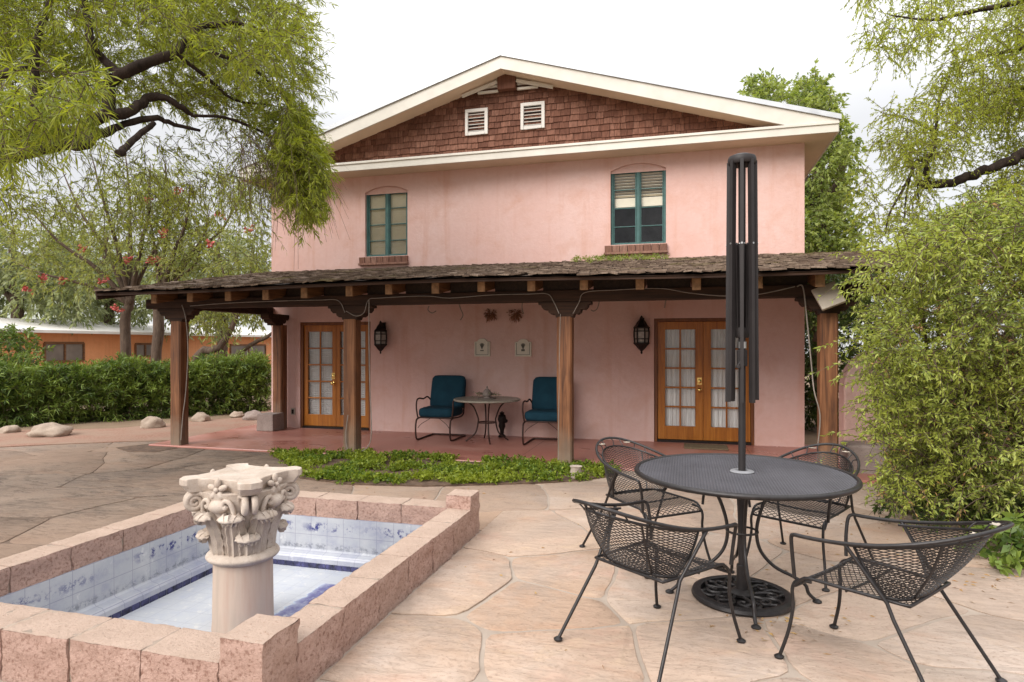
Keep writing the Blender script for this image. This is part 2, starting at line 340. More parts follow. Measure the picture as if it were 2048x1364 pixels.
m = NT('ground_earth'); M['earth'] = m.set(m.ramp(m.noise(.6, 8, .65), [(.3, (.16, .11, .075)), (.55, (.24, .175, .12)), (.75, (.30, .23, .165))]), .95, 0, .1)
def bark(name, a, b):
    m = NT(name); n = m.noise(3, 6, .65, m.coord((5, 5, 1.3)), .8); m.bump(n, .9, .02); return m.set(m.ramp(n, [(.3, a), (.7, b)]), .95, 0, .15)
M['bark'] = bark('dark_bark', (.016, .011, .009), (.05, .035, .028)); M['bark2'] = bark('brown_bark', (.06, .04, .03), (.14, .10, .075))
M['twig'] = bark('twig_bark', (.07, .05, .038), (.14, .10, .075))
def leafm(name, stops, trans=.35, tcol=None, patch=None):
    m = NT(name); c = m.ramp(m.island(), stops)
    pn = m.noise(1.6, 3); c = m.mix(m.ramp(pn, [(.42, 0.), (.62, .65)]), c, patch or tuple(x*1.25 for x in stops[-1][1]))
    m.set(c, .5, 0, .35)
    tr = m.n.new('ShaderNodeBsdfTranslucent'); m.l(m.mix(1., c, tcol or (1.5, 1.5, .6), 'MULTIPLY'), tr.inputs[0])
    mx = m.n.new('ShaderNodeMixShader'); mx.inputs[0].default_value = trans
    m.l(m.b.outputs[0], mx.inputs[1]); m.l(tr.outputs[0], mx.inputs[2]); m.l(mx.outputs[0], m.out.inputs[0]); return m.m
M['l_willow'] = leafm('willow_leaf', [(0, (.12, .15, .018)), (.5, (.20, .235, .028)), (1, (.32, .34, .05))], .45, patch=(.28, .31, .035))
M['l_jas'] = leafm('jasmine_leaf', [(0, (.11, .15, .03)), (.5, (.22, .27, .055)), (1, (.40, .44, .11))], .3, patch=(.34, .38, .06))
M['l_hedge'] = leafm('hedge_leaf', [(0, (.035, .065, .014)), (.5, (.07, .12, .022)), (1, (.18, .24, .045))], .22)
M['l_dense'] = leafm('broad_leaf', [(0, (.09, .13, .03)), (.5, (.17, .22, .055)), (1, (.28, .32, .09))], .4)
M['l_feather'] = leafm('feathery_leaf', [(0, (.14, .17, .03)), (.5, (.25, .29, .04)), (1, (.36, .39, .06))], .5)
M['l_grey'] = leafm('grey_green_leaf', [(0, (.12, .15, .08)), (.5, (.18, .21, .11)), (1, (.25, .27, .14))], .35)
M['l_cover'] = leafm('ground_cover_leaf', [(0, (.07, .12, .014)), (.5, (.12, .185, .022)), (1, (.28, .33, .035))], .35, patch=(.27, .31, .03))
M['l_flower'] = leafm('flower_tree_leaf', [(0, (.10, .13, .04)), (.5, (.18, .21, .06)), (1, (.27, .28, .10))], .45)
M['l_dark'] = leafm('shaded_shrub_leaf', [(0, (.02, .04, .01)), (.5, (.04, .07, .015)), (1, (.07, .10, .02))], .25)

# ------------------------------------------------------------------ foliage (numpy)
def npmesh(name, V, Fq, mat, parent=None, smooth=False, org=(0, 0, 0)):
    o0 = np.array(ORG[parent.name] if parent else org); V = (V-o0).astype(np.float32); nf, k = Fq.shape
    me = bpy.data.meshes.new(name); me.vertices.add(len(V)); me.vertices.foreach_set('co', V.ravel())
    me.loops.add(nf*k); me.loops.foreach_set('vertex_index', Fq.ravel().astype(np.int32))
    me.polygons.add(nf); me.polygons.foreach_set('loop_start', np.arange(0, nf*k, k, dtype=np.int32))
    me.update(calc_edges=True); me.validate(); me.materials.append(mat)
    if smooth: me.polygons.foreach_set('use_smooth', [True]*nf)
    o = bpy.data.objects.new(name, me); COL.objects.link(o)
    if parent: o.parent = parent
    else: o.location = org
    ORG[o.name] = Vector(o0); return o
def nrm(a): return a/np.maximum(np.linalg.norm(a, axis=-1, keepdims=True), 1e-9)
def foliage(st, dr, L, nleaf, ll, lw, droop, spread, rng, fall=.2, t0=.1, wid=.45):
    """leaves set along drooping twigs; returns leaf arrays and twig arrays"""
    N = len(st); dr = nrm(dr); L = L*rng.uniform(.6, 1.3, (N, 1)); Z = np.array([0, 0, 1.])
    tt = rng.uniform(t0, 1, (N, nleaf, 1))
    pos = st[:, None]+dr[:, None]*L[:, None]*tt-Z*droop*L[:, None]*tt**2
    tan = nrm(dr[:, None]-Z*2*droop*tt)
    rv = nrm(rng.normal(size=(N, nleaf, 3))); perp = nrm(np.cross(tan, rv))
    A = spread*rng.uniform(.6, 1.4, (N, nleaf, 1))
    ld = nrm(tan*np.cos(A)+perp*np.sin(A)-Z*fall); wd = nrm(np.cross(ld, nrm(rng.normal(size=(N, nleaf, 3)))))
    l = ll*rng.uniform(.42, 1.45, (N, nleaf, 1)); w = lw*rng.uniform(.7, 1.3, (N, nleaf, 1))
    sag = -Z*l*.12
    P = np.stack([pos, pos+ld*l*wid+wd*w/2, pos+ld*l+sag, pos+ld*l*wid-wd*w/2], 2).reshape(-1, 3)
    Fq = np.arange(len(P)).reshape(-1, 4)
    K = 5; t = np.linspace(0, 1, K)[None, :, None]
    c = st[:, None]+dr[:, None]*L[:, None]*t-Z*droop*L[:, None]*t**2
    a = nrm(np.cross(dr, nrm(rng.normal(size=(N, 3)))))[:, None]; b = nrm(np.cross(dr[:, None], a))
    return P, Fq, c, a, b
def twigmesh(c, a, b, r0, r1):
    N, K, _ = c.shape; rr = np.linspace(r0, r1, K)[None, :, None]
    ring = np.stack([c+(a*math.cos(q)+b*math.sin(q))*rr for q in (0, 2.094, 4.189)], 2)
    V = ring.reshape(-1, 3); base = (np.arange(N)*K*3)[:, None, None]+(np.arange(K-1)*3)[None, :, None]
    k = np.arange(3)[None, None, :]; k2 = (k+1) % 3
    return V, np.stack([base+k, base+k2, base+3+k2, base+3+k], -1).reshape(-1, 4)
def inpoly(p, poly):
    x, y = p[:, 0], p[:, 1]; ins = np.zeros(len(p), bool); n = len(poly)
    for i in range(n):
        x1, y1 = poly[i]; x2, y2 = poly[(i+1) % n]
        with np.errstate(divide='ignore', invalid='ignore'):
            ins ^= ((y1 > y) != (y2 > y)) & (x < (x2-x1)*(y-y1)/((y2-y1) if y2 != y1 else 1e-9)+x1)
    return ins
def clumpkeep(p, scale, thr, seed):
    """keep points in noise clumps so a crown has gaps"""
    return np.array([noise.noise(Vector((q[0]*scale+seed, q[1]*scale, q[2]*scale))) > thr for q in p])
def volume(poly, d0, d1, n, rng, scale=None, thr=-1, seed=0, bow=0.0):
    """random points in the space whose outline is poly, between two distances"""
    poly = [tuple(q) for q in poly]; xs = [q[0] for q in poly]; ys = [q[1] for q in poly]; out = []
    while sum(map(len, out)) < n:
        p = np.stack([rng.uniform(min(xs), max(xs), 4000), rng.uniform(min(ys), max(ys), 4000)], 1); p = p[inpoly(p, poly)]
        d = rng.uniform(d0, d1, (len(p), 1))
        f, r_ = np.array(FW), np.array(RT)
        w = np.array(CAM)+d*(f+r_*((p[:, :1]-1024)/F)+np.array([0, 0, 1.])*((HZ-p[:, 1:])/F))
        if scale: w = w[clumpkeep(w, scale, thr, seed)]
        out.append(w)
    return np.concatenate(out)[:n]
def plant(root, mat, st, dr, L, nleaf, ll, lw, droop, spread, rng, twig=None, r0=.004, crown='crown', fall=.2, t0=.1, tw='twigs', keeptw=1.0):
    P, Fq, c, a, b = foliage(st, dr, L, nleaf, ll, lw, droop, spread, rng, fall, t0)
    o = npmesh(crown, P, Fq, mat, root)
    if twig is not None:
        k = int(len(c)*keeptw); V, T = twigmesh(c[:k], a[:k], b[:k], r0, r0*.35); npmesh(tw, V, T, twig, root)
    return o
def limbs(root, lines, mat, name='trunk', seg=8):
    b = MB()
    for pts, rs in lines:
        P = cr(pts, 5); n = len(P); rr = []
        for i in range(n):
            t = i/(n-1)*(len(rs)-1); k = min(int(t), len(rs)-2); rr.append((rs[k]+(rs[k+1]-rs[k])*(t-k))*random.uniform(.92, 1.08))
        P = [p+Vector((random.gauss(0, 1), random.gauss(0, 1), random.gauss(0, 1)))*rr[i]*.18 for i, p in enumerate(P)]
        b.tube(P, rr, seg)
    return b.build(name, mat, root, smooth=60)

# ------------------------------------------------------------------ world and light
w = bpy.data.worlds.new('World'); S.world = w; w.use_nodes = True; t = w.node_tree; t.nodes.clear()
SUN_EL, SUN_AZ = R(35), R(208)          # azimuth clockwise from +Y
sky = t.nodes.new('ShaderNodeTexSky'); sky.sky_type = 'NISHITA'; sky.sun_disc = False; sky.sun_elevation = SUN_EL; sky.sun_rotation = SUN_AZ
b1 = t.nodes.new('ShaderNodeBackground'); b1.inputs[1].default_value = .1; t.links.new(sky.outputs[0], b1.inputs[0])
tc = t.nodes.new('ShaderNodeTexCoord'); mp = t.nodes.new('ShaderNodeMapping'); mp.inputs['Scale'].default_value = (1, 1, 2.2); t.links.new(tc.outputs['Generated'], mp.inputs[0])
nz = t.nodes.new('ShaderNodeTexNoise'); nz.inputs['Scale'].default_value = 1.5; nz.inputs['Detail'].default_value = 5; nz.inputs['Roughness'].default_value = .5; nz.inputs['Distortion'].default_value = .4
t.links.new(mp.outputs[0], nz.inputs['Vector'])
rp = t.nodes.new('ShaderNodeValToRGB'); e = rp.color_ramp.elements; e[0].position = .38; e[0].color = (.84, .84, .86, 1); e[1].position = .68; e[1].color = (1.05, 1.045, 1.05, 1)
t.links.new(nz.outputs[0], rp.inputs[0])
sx = t.nodes.new('ShaderNodeSeparateXYZ'); t.links.new(tc.outputs['Generated'], sx.inputs[0])
gr = t.nodes.new('ShaderNodeMapRange'); gr.inputs['From Min'].default_value = .30; gr.inputs['From Max'].default_value = .95; gr.inputs['To Min'].default_value = .52; gr.inputs['To Max'].default_value = 1.7
t.links.new(sx.outputs['Z'], gr.inputs['Value'])
b2 = t.nodes.new('ShaderNodeBackground'); t.links.new(rp.outputs[0], b2.inputs[0]); t.links.new(gr.outputs[0], b2.inputs[1])
mx = t.nodes.new('ShaderNodeMixShader'); mx.inputs[0].default_value = .93; wo = t.nodes.new('ShaderNodeOutputWorld')
t.links.new(b1.outputs[0], mx.inputs[1]); t.links.new(b2.outputs[0], mx.inputs[2]); t.links.new(mx.outputs[0], wo.inputs[0])
sl = bpy.data.lights.new('sun', 'SUN'); sl.energy = 2.0; sl.angle = R(38); sl.color = (1, .955, .90)
so = bpy.data.objects.new('sun', sl); COL.objects.link(so)
sd = Vector((math.sin(SUN_AZ)*math.cos(SUN_EL), math.cos(SUN_AZ)*math.cos(SUN_EL), math.sin(SUN_EL)))
so.rotation_euler = sd.to_track_quat('Z', 'Y').to_euler(); so.location = (0, -5, 12)
S.view_settings.view_transform = 'Standard'; S.view_settings.look = 'None'; S.view_settings.exposure = .88; S.view_settings.gamma = 1
S.cycles.max_bounces = 8; S.cycles.transparent_max_bounces = 12; S.cycles.diffuse_bounces = 6
try: S.cycles.use_denoising = True
except Exception: pass

# ------------------------------------------------------------------ key positions
ZP = .03
YW = 10.22                              # facade plane
XL, XR = WX(543, YW), WX(1609, YW)
YP = G(1131, 927, ZP).y                 # post line
FX0, FX1, FY0, FY1 = -4.08, -1.655, 2.217, 5.04     # fountain outside
IX0, IX1, IY0, IY1 = -3.87, -1.86, 2.455, 4.82      # fountain inside
FZ = -.33

# ------------------------------------------------------------------ ground and patio
b = MB(); x0, x1, y0, y1 = FX0+.05, FX1-.05, FY0+.05, FY1-.05; B = 90
for q in (((-B, -B), (B, y0)), ((-B, y1), (B, B)), ((-B, y0), (x0, y1)), ((x1, y0), (B, y1))):
    (a0, c0), (a1, c1) = q; b.add([(a0, c0, -.03), (a1, c0, -.03), (a1, c1, -.03), (a0, c1, -.03)], [(0, 1, 2, 3)])
tag(b.build('ground', M['earth']), 'bare brown earth around the patio and house', 'ground', kind='structure')
def clip(poly, nx, ny, c):
    out = []; n = len(poly)
    for i in range(n):
        p, q = poly[i], poly[(i+1) % n]; dp, dq = nx*p[0]+ny*p[1]-c, nx*q[0]+ny*q[1]-c
        if dp <= 0: out.append(p)
        if dp*dq < 0: k = dp/(dp-dq); out.append((p[0]+(q[0]-p[0])*k, p[1]+(q[1]-p[1])*k))
    return out
PX0, PX1, PY0, PY1 = -15, 6.5, -1.5, 8.3
b = MB()
for q in (((PX0, PY0), (PX1, y0)), ((PX0, y1), (PX1, PY1)), ((PX0, y0), (x0, y1)), ((x1, y0), (PX1, y1))):
    (a0, c0), (a1, c1) = q; b.add([(a0, c0, -.0075), (a1, c0, -.0075), (a1, c1, -.0075), (a0, c1, -.0075)], [(0, 1, 2, 3)])
patio = b.build('patio', M['joint']); tag(patio, 'flagstone patio with sandy mortar joints under table and fountain', 'patio', kind='structure')
rs = random.Random(11)
px_seeds = [(1060, 1062), (1250, 1040), (900, 1170), (1145, 1160), (1080, 1205), (1300, 1175), (840, 1300), (1110, 1310), (1450, 1330), (1420, 1130), (1560, 1170),
            (1750, 1230), (1720, 1350), (1560, 1420), (1900, 1290), (1990, 1400), (1000, 990), (1180, 990), (1380, 1020), (1560, 1030), (1760, 1090), (1900, 1150), (1010, 1450), (700, 1500), (1280, 1500), (1850, 1110), (760, 980),
            (300, 960), (100, 930), (60, 1010), (240, 1040), (420, 915), (300, 915), (120, 890), (-150, 950), (-100, 1060), (490, 925), (-300, 1100), (640, 985)]
seeds = [(p.x, p.y) for p in (G(u, v) for u, v in px_seeds)]
def area_ok(x, y): return all((x-a)**2+(y-c)**2 > 1.12**2 for a, c in seeds)
for k in range(5000):
    x, y = rs.uniform(PX0, PX1), rs.uniform(PY0, PY1)
    if area_ok(x, y): seeds.append((x, y))
b = MB(); tones = []
for i, (sx, sy) in enumerate(seeds):
    poly = [(PX0, PY0), (PX1, PY0), (PX1, PY1), (PX0, PY1)]
    for j, (tx, ty) in enumerate(seeds):
        if i == j or (tx-sx)**2+(ty-sy)**2 > 16: continue
        nx, ny = tx-sx, ty-sy; L = math.hypot(nx, ny); nx, ny = nx/L, ny/L
        poly = clip(poly, nx, ny, nx*(sx+tx)/2+ny*(sy+ty)/2-(.005 if sx < -3.9 else .0115))
    if len(poly) < 3: continue
    # organic outline: subdivide, wobble, round the corners
    pts = []
    for k in range(len(poly)):
        p, q = poly[k], poly[(k+1) % len(poly)]; L = math.hypot(q[0]-p[0], q[1]-p[1])
        n = max(2, int(L/.07)); pts += [(p[0]+(q[0]-p[0])*s_/n, p[1]+(q[1]-p[1])*s_/n) for s_ in range(n)]
    for it in range(1): pts = [((pts[k-1][0]+2*pts[k][0]+pts[(k+1) % len(pts)][0])/4, (pts[k-1][1]+2*pts[k][1]+pts[(k+1) % len(pts)][1])/4) for k in range(len(pts))]
    def wob(p):
        a = noise.noise_vector(Vector((p[0]*1.4, p[1]*1.4, 3.3)))*.09+noise.noise_vector(Vector((p[0]*7, p[1]*7, 1.1+i*.01)))*.014
        return (p[0]+a.x, p[1]+a.y)
    pts = [wob(p) for p in pts]
    X0, X1, Y0, Y1 = FX0-.015, FX1+.015, FY0-.015, FY1+.015
    if max(p[0] for p in pts) > X0 and min(p[0] for p in pts) < X1 and max(p[1] for p in pts) > Y0 and min(p[1] for p in pts) < Y1:
        mid = clip(clip(pts, 1, 0, X1), -1, 0, -X0)
        pieces = [clip(pts, 1, 0, X0), clip(pts, -1, 0, -X1), clip(mid, 0, 1, Y0) if mid else [], clip(mid, 0, -1, -Y1) if mid else []]
    else: pieces = [pts]
    dz = rs.uniform(-.004, .004); camu = CAM; d = Vector((sx, sy, 0)).dot(FW); u = 1024+F*Vector((sx, sy, 0)).dot(RT)/d if d > .3 else 1500
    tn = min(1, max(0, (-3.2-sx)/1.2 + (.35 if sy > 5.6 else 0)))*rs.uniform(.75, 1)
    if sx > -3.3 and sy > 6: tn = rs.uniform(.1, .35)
    for pc in pieces:
        if len(pc) < 3: continue
        cx, cy = sum(p[0] for p in pc)/len(pc), sum(p[1] for p in pc)/len(pc); n = len(pc)
        def ring(s_, z): return [(cx+(p[0]-cx)*s_, cy+(p[1]-cy)*s_, z) for p in pc]
        b.add(ring(1, -.014)+ring(1, -.003+dz)+ring(.988, dz), [(k, (k+1) % n, n+(k+1) % n, n+k) for k in range(n)]+[(n+k, n+(k+1) % n, 2*n+(k+1) % n, 2*n+k) for k in range(n)]+[tuple(2*n+k for k in range(n))])
        tones += [tn]*(3*n)
fl = b.build('flagstones', M['flag'], patio, smooth=35, weld=False)
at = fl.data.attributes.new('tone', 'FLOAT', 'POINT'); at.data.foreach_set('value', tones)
# porch slab, brick path, soil
b = MB(); b.pxy([(XL-.5, YP-.12), (3.2, YP-.12), (3.2, YW+.3), (XL-.5, YW+.3)], -.05, ZP)
tag(b.build('porch_floor', M['slab'], bevel=.012), 'polished red concrete porch floor along the pink house', 'porch floor', kind='structure')
b = MB(); pp = [G(u, v) for u, v in [(-400, 890), (0, 862), (230, 858), (400, 842), (515, 834), (540, 800), (560, 862), (470, 868), (400, 880), (250, 884), (100, 890), (-400, 915)]]
b.pxy([(p.x, p.y) for p in pp], -.02, .012)
tag(b.build('brick_path', M['paving']), 'red brick path between the hedge and the dark flagstones', 'path', kind='structure')
BED = [G(u, v) for u, v in [(540, 908), (700, 908), (1100, 930), (1240, 937), (1235, 952), (1160, 963), (1060, 968), (850, 974), (700, 970), (600, 957), (575, 930)]]
b = MB(); b.pxy([(p.x, p.y) for p in BED], -.02, .016); tag(b.build('planting_bed', M['soil']), 'strip of brown soil in front of the porch floor', 'soil bed', kind='structure')
b = MB(); b.pxy([(p.x, p.y) for p in (G(u, v) for u, v in [(232, 896), (300, 888), (345, 887), (355, 897), (310, 905), (255, 904)])], -.02, .008); tag(b.build('soil_patch', M['soil']), 'bare square of soil cut into the flagstones beside the first post', 'soil patch', kind='structure')

# ------------------------------------------------------------------ house
HX = (XL+XR)/2
house = thing('house', 'two storey pink stucco house with white gable and shingled peak', 'house', (HX, YW, 0))
ZS, ZC = 4.53, 4.69; YF = YW-.43; XE = XR+.37; XEL = XL-.37
ZPK = 6.20; SL = (ZPK-4.72)/(XE-HX); YB = YW+9
def rake(x): return ZPK-SL*abs(x-HX)
DL = (WX(600, YW), WX(741, YW)); DR = (WX(1308, YW), WX(1509, YW)); DZ = (.04, WZ(1308, 637, YW))
W1 = (WX(730, YW), WX(815, YW), WZ(770, 512, YW), WZ(770, 372, YW), WZ(770, 383, YW)); W2 = (WX(1221, YW), WX(1332, YW), WZ(1276, 488, YW), WZ(1276, 326, YW), WZ(1276, 339, YW))
holes = [(DL[0], DL[1], -.05, DZ[1]), (DR[0], DR[1], -.05, DZ[1]), (W1[0], W1[1], W1[2], W1[3]), (W2[0], W2[1], W2[2], W2[3])]
b = MB(); xs = sorted({XL, XR}|{h[0] for h in holes}|{h[1] for h in holes}); zs = sorted({-.05, ZS+.02}|{h[2] for h in holes}|{h[3] for h in holes})
for i in range(len(xs)-1):
    for j in range(len(zs)-1):
        mx_, mz_ = (xs[i]+xs[i+1])/2, (zs[j]+zs[j+1])/2
        if any(h[0] < mx_ < h[1] and h[2] < mz_ < h[3] for h in holes): continue
        b.add([(xs[i], YW, zs[j]), (xs[i+1], YW, zs[j]), (xs[i+1], YW, zs[j+1]), (xs[i], YW, zs[j+1])], [(0, 1, 2, 3)])
RV = .11
for h in holes:
    a0, a1, c0, c1 = h
    b.add([(a0, YW, c0), (a1, YW, c0), (a1, YW, c1), (a0, YW, c1), (a0, YW+RV, c0), (a1, YW+RV, c0), (a1, YW+RV, c1), (a0, YW+RV, c1)], [(0, 4, 5, 1), (1, 5, 6, 2), (2, 6, 7, 3), (3, 7, 4, 0)])
for (a0, a1, c0, c1, hd) in (W1, W2):     # arch spandrels flush with the wall and a recessed tympanum
    n = 12; arc = [(a0+(a1-a0)*k/n, hd+(c1-hd)*(1-(2*k/n-1)**2)) for k in range(n+1)]
    for k in range(n):
        p, q = arc[k], arc[k+1]
        b.add([(p[0], YW, p[1]), (q[0], YW, q[1]), (q[0], YW, c1), (p[0], YW, c1)], [(0, 1, 2, 3)])
        b.add([(p[0], YW, p[1]), (q[0], YW, q[1]), (q[0], YW+.045, q[1]), (p[0], YW+.045, p[1])], [(0, 1, 2, 3)])
        b.add([(p[0], YW+.045, hd-.03), (q[0], YW+.045, hd-.03), (q[0], YW+.045, q[1]), (p[0], YW+.045, p[1])], [(0, 1, 2, 3)])
for (a, c) in (((XL, YW), (XL, YB)), ((XR, YW), (XR, YB)), ((XL, YB), (XR, YB))):
    b.add([(a[0], a[1], -.05), (c[0], c[1], -.05), (c[0], c[1], ZS+.02), (a[0], a[1], ZS+.02)], [(0, 1, 2, 3)])
b.build('wall', M['stucco'], house)
# gable shingles (geometry), backing board behind
gab = MB(); gab.add([(XL+.1, YW-.004, ZS+.03), (XR-.1, YW-.004, ZS+.03), (HX, YW-.004, rake(HX)-.1)], [(0, 1, 2)])
rr = random.Random(5); row = .104; z = ZC-.12; k = 0
gs = MB()
while z < ZPK-.2:
    half = (ZPK-.16-z)/SL; x = HX-half+rr.uniform(0, .1)
    while x < HX+half:
        wd_ = rr.uniform(.07, .18); zt = z+row*1.25; lo = z+rr.uniform(-.008, .008)
        xa, xb = x+.003, x+wd_-.003
        gs.add([(xa, YW-.034+rr.uniform(-.004, .004), lo), (xb, YW-.034+rr.uniform(-.004, .004), lo+rr.uniform(-.003, .003)), (xb, YW-.012, zt), (xa, YW-.012, zt), (xa, YW-.008, lo), (xb, YW-.008, lo)],
               [(0, 1, 2, 3), (4, 5, 1, 0), (4, 0, 3), (1, 5, 2)])
        x += wd_
    z += row
gab.v += []; o = gab.build('gable_wall', M['dark'], house); gs.build('shingles', M['shingle'], o, weld=False)
# roof slabs
b = MB()
for sgn in (-1, 1):
    xe = XE+.03 if sgn > 0 else XEL-.03; e_ = rake(xe)
    b.prism([(HX, ZPK), (xe, e_), (xe, e_+.07), (HX, ZPK+.07)], lambda x, z: (x, YF-.03, z), lambda x, z: (x, YB+.4, z))
roof = b.build('roof', M['flash'], house)
b = MB()
for sgn in (-1, 1):
    xe = XE if sgn > 0 else XEL
    xk = xe-sgn*.2/SL
    b.pxz([(HX, ZPK-.003), (xe, rake(xe)-.003), (xe, ZC+.002), (xk, ZC+.002), (HX, ZPK-.2)], YF, YF+.03)
b.build('rake_fascia', M['trim'], roof)
b = MB()
for sgn in (-1, 1):
    xe = XE if sgn > 0 else XEL
    xs_ = xe-sgn*.62
    b.prism([(HX, ZPK-.165), (xs_, rake(xs_)-.165), (xs_, rake(xs_)-.185), (HX, ZPK-.185)], lambda x, z: (x, YF+.031, z), lambda x, z: (x, YB, z))
b.build('rake_soffit', M['soffit'], roof)
b = MB(); b.bb((XEL, YF-.003, ZS+.015), (XE, YF+.028, ZC)); b.bb((XEL-.006, YF-.022, ZC-.034), (XE+.006, YF-.004, ZC+.004))
for x_ in (XEL, XE): b.bb((x_-.014, YF+.029, ZS+.015), (x_+.014, YB, ZC+.01))
b.build('cornice', M['trim'], house, bevel=.004)
b = MB(); b.bb((XEL+.016, YF+.03, ZS+.02), (XE-.016, YW+.02, ZS+.045)); b.bb((XEL+.016, YF+.028, ZC-.02), (XE-.016, YW, ZC-.004))
for a0, a1 in ((XEL+.016, XL+.02), (XR-.02, XE-.016)): b.bb((a0, YW+.021, ZS+.02), (a1, YB, ZS+.045))
b.build('soffit', M['soffit'], house)
# ridge block and little gable louvres
b = MB(); b.bb((HX-.155+.02, YW-.17, WZ(1008, 186, YW)), (HX+.155+.02, YW-.04, WZ(1008, 153, YW))); b.build('ridge_beam', M['shingle'], house, bevel=.01)
for sgn in (-1, 1):
    b = MB()
    xa, xb = HX+.02+sgn*.165, HX+.02+sgn*.78
    b.beam((xa, YW-.14, rake(xa)-.245), (xb, YW-.14, rake(xb)-.235), .03, .05, (0, 0, 1))
    for q in (.33, .41): b.bb((min(xa, xa+sgn*(.56-(q-.28)*1.6)), YW-.10, ZPK-q-.025), (max(xa, xa+sgn*(.56-(q-.28)*1.6)), YW-.06, ZPK-q+.012))
    b.build('louver_trim', M['trim'], house)
# square vents
for (u0, u1, v0, v1) in ((930, 975, 217, 269), (1041, 1089, 204, 257)):
    um = (u0+u1)/2; Yv = YW-.06; a0, a1, c0, c1 = WX(u0, Yv), WX(u1, Yv), WZ(um, v1, Yv), WZ(um, v0, Yv); fw = .052
    b = MB(); b.bb((a0, Yv, c0), (a0+fw, YW-.01, c1)); b.bb((a1-fw, Yv, c0), (a1, YW-.01, c1)); b.bb((a0+fw, Yv, c1-fw), (a1-fw, YW-.01, c1)); b.bb((a0+fw, Yv, c0), (a1-fw, YW-.01, c0+fw))
    fr = b.build('vent', M['white'], house, bevel=.003)
    b = MB()
    for k in range(6):
        zz = c0+fw+(c1-c0-2*fw)*(k+.35)/6; b.box(((a0+a1)/2, Yv+.024, zz), (a1-a0-2*fw, .034, .012), Matrix.Rotation(R(22), 3, 'X'))
    b.build('louvers', M['white'], fr)
    b = MB(); b.bb((a0+fw, YW-.022, c0+fw), (a1-fw, YW-.014, c1-fw)); b.build('backing', M['dark'], fr)
# windows
def window(Wd, rows, kind):
    a0, a1, c0, c1, hd = Wd; Yf = YW+.055; b = MB(); fw = .036; md = .034
    for x_ in (a0+fw/2, a1-fw/2): b.box((x_, Yf+.02, (c0+hd)/2), (fw, .05, hd-c0))
    b.box(((a0+a1)/2, Yf+.017, (c0+hd)/2), (md+.02, .05, hd-c0-.002))
    for z_ in (c0+fw/2, hd-fw/2): b.box(((a0+a1)/2, Yf+.022, z_), (a1-a0-2*fw, .048, fw))
    for s_ in (0, 1):
        p, q = (a0+fw, (a0+a1)/2-.027) if s_ == 0 else ((a0+a1)/2+.027, a1-fw)
        for k in range(1, rows): b.box(((p+q)/2, Yf+.024, c0+(hd-c0)*k/rows), (q-p, .03, .015))
        b.box((p+.012, Yf+.025, (c0+hd)/2), (.017, .034, hd-c0-.074)); b.box((q-.012, Yf+.025, (c0+hd)/2), (.017, .034, hd-c0-.074))
    fr = b.build('window', M['teal'], house, bevel=.003)
    b = MB(); b.add([(a0+.02, Yf+.032, c0+.02), (a1-.02, Yf+.032, c0+.02), (a1-.02, Yf+.032, hd-.02), (a0+.02, Yf+.032, hd-.02)], [(0, 1, 2, 3)]); b.build('pane', M['glass'], fr)
    b = MB(); b.add([(a0-.3, YW+.9, c0-.3), (a1+.3, YW+.9, c0-.3), (a1+.3, YW+.9, hd+.3), (a0-.3, YW+.9, hd+.3)], [(0, 1, 2, 3)]); b.build('backing', M['room'], fr)
    b = MB()
    if kind == 'shade': 
        n = 30
        for k in range(n): zz = c0+(hd-c0)*(k+.5)/n; b.box(((a0+a1)/2, Yf+.058, zz), (a1-a0-.03, .006, .004), Matrix.Rotation(R(-72), 3, 'X'))
        for k in range(n): pass
        b.bb((a0, Yf+.062, c0), (a1, Yf+.066, hd))
    else:
        zt = c0+(hd-c0)*.52; n = 8
        for k in range(n): zz = zt+.16+(hd-zt-.18)*(k+.5)/n; b.box(((a0+a1)/2, Yf+.085, zz), (a1-a0-.03, .048, .007), Matrix.Rotation(R(-28), 3, 'X'))
        for k in range(12): b.box(((a0+a1)/2, Yf+.085, zt+.012*k+.01), (a1-a0-.03, .048, .010))
    b.build('blind', M['blind'], fr)
    b = MB(); n = 8; x0_, x1_ = a0-.09, a1+.02
    for k in range(n):
        w_ = (x1_-x0_)/n; b.box((x0_+w_*(k+.5), YW-.005, c0-.062), (w_-.008, .11, .105), Matrix.Rotation(R(8), 3, 'X'))
    b.bb((x0_-.01, YW-.075, c0-.16), (x1_+.01, YW+.0, c0-.123)); b.build('sill', M['brick'], fr, bevel=.005)
window(W1, 4, 'shade'); window(W2, 4, 'blind')
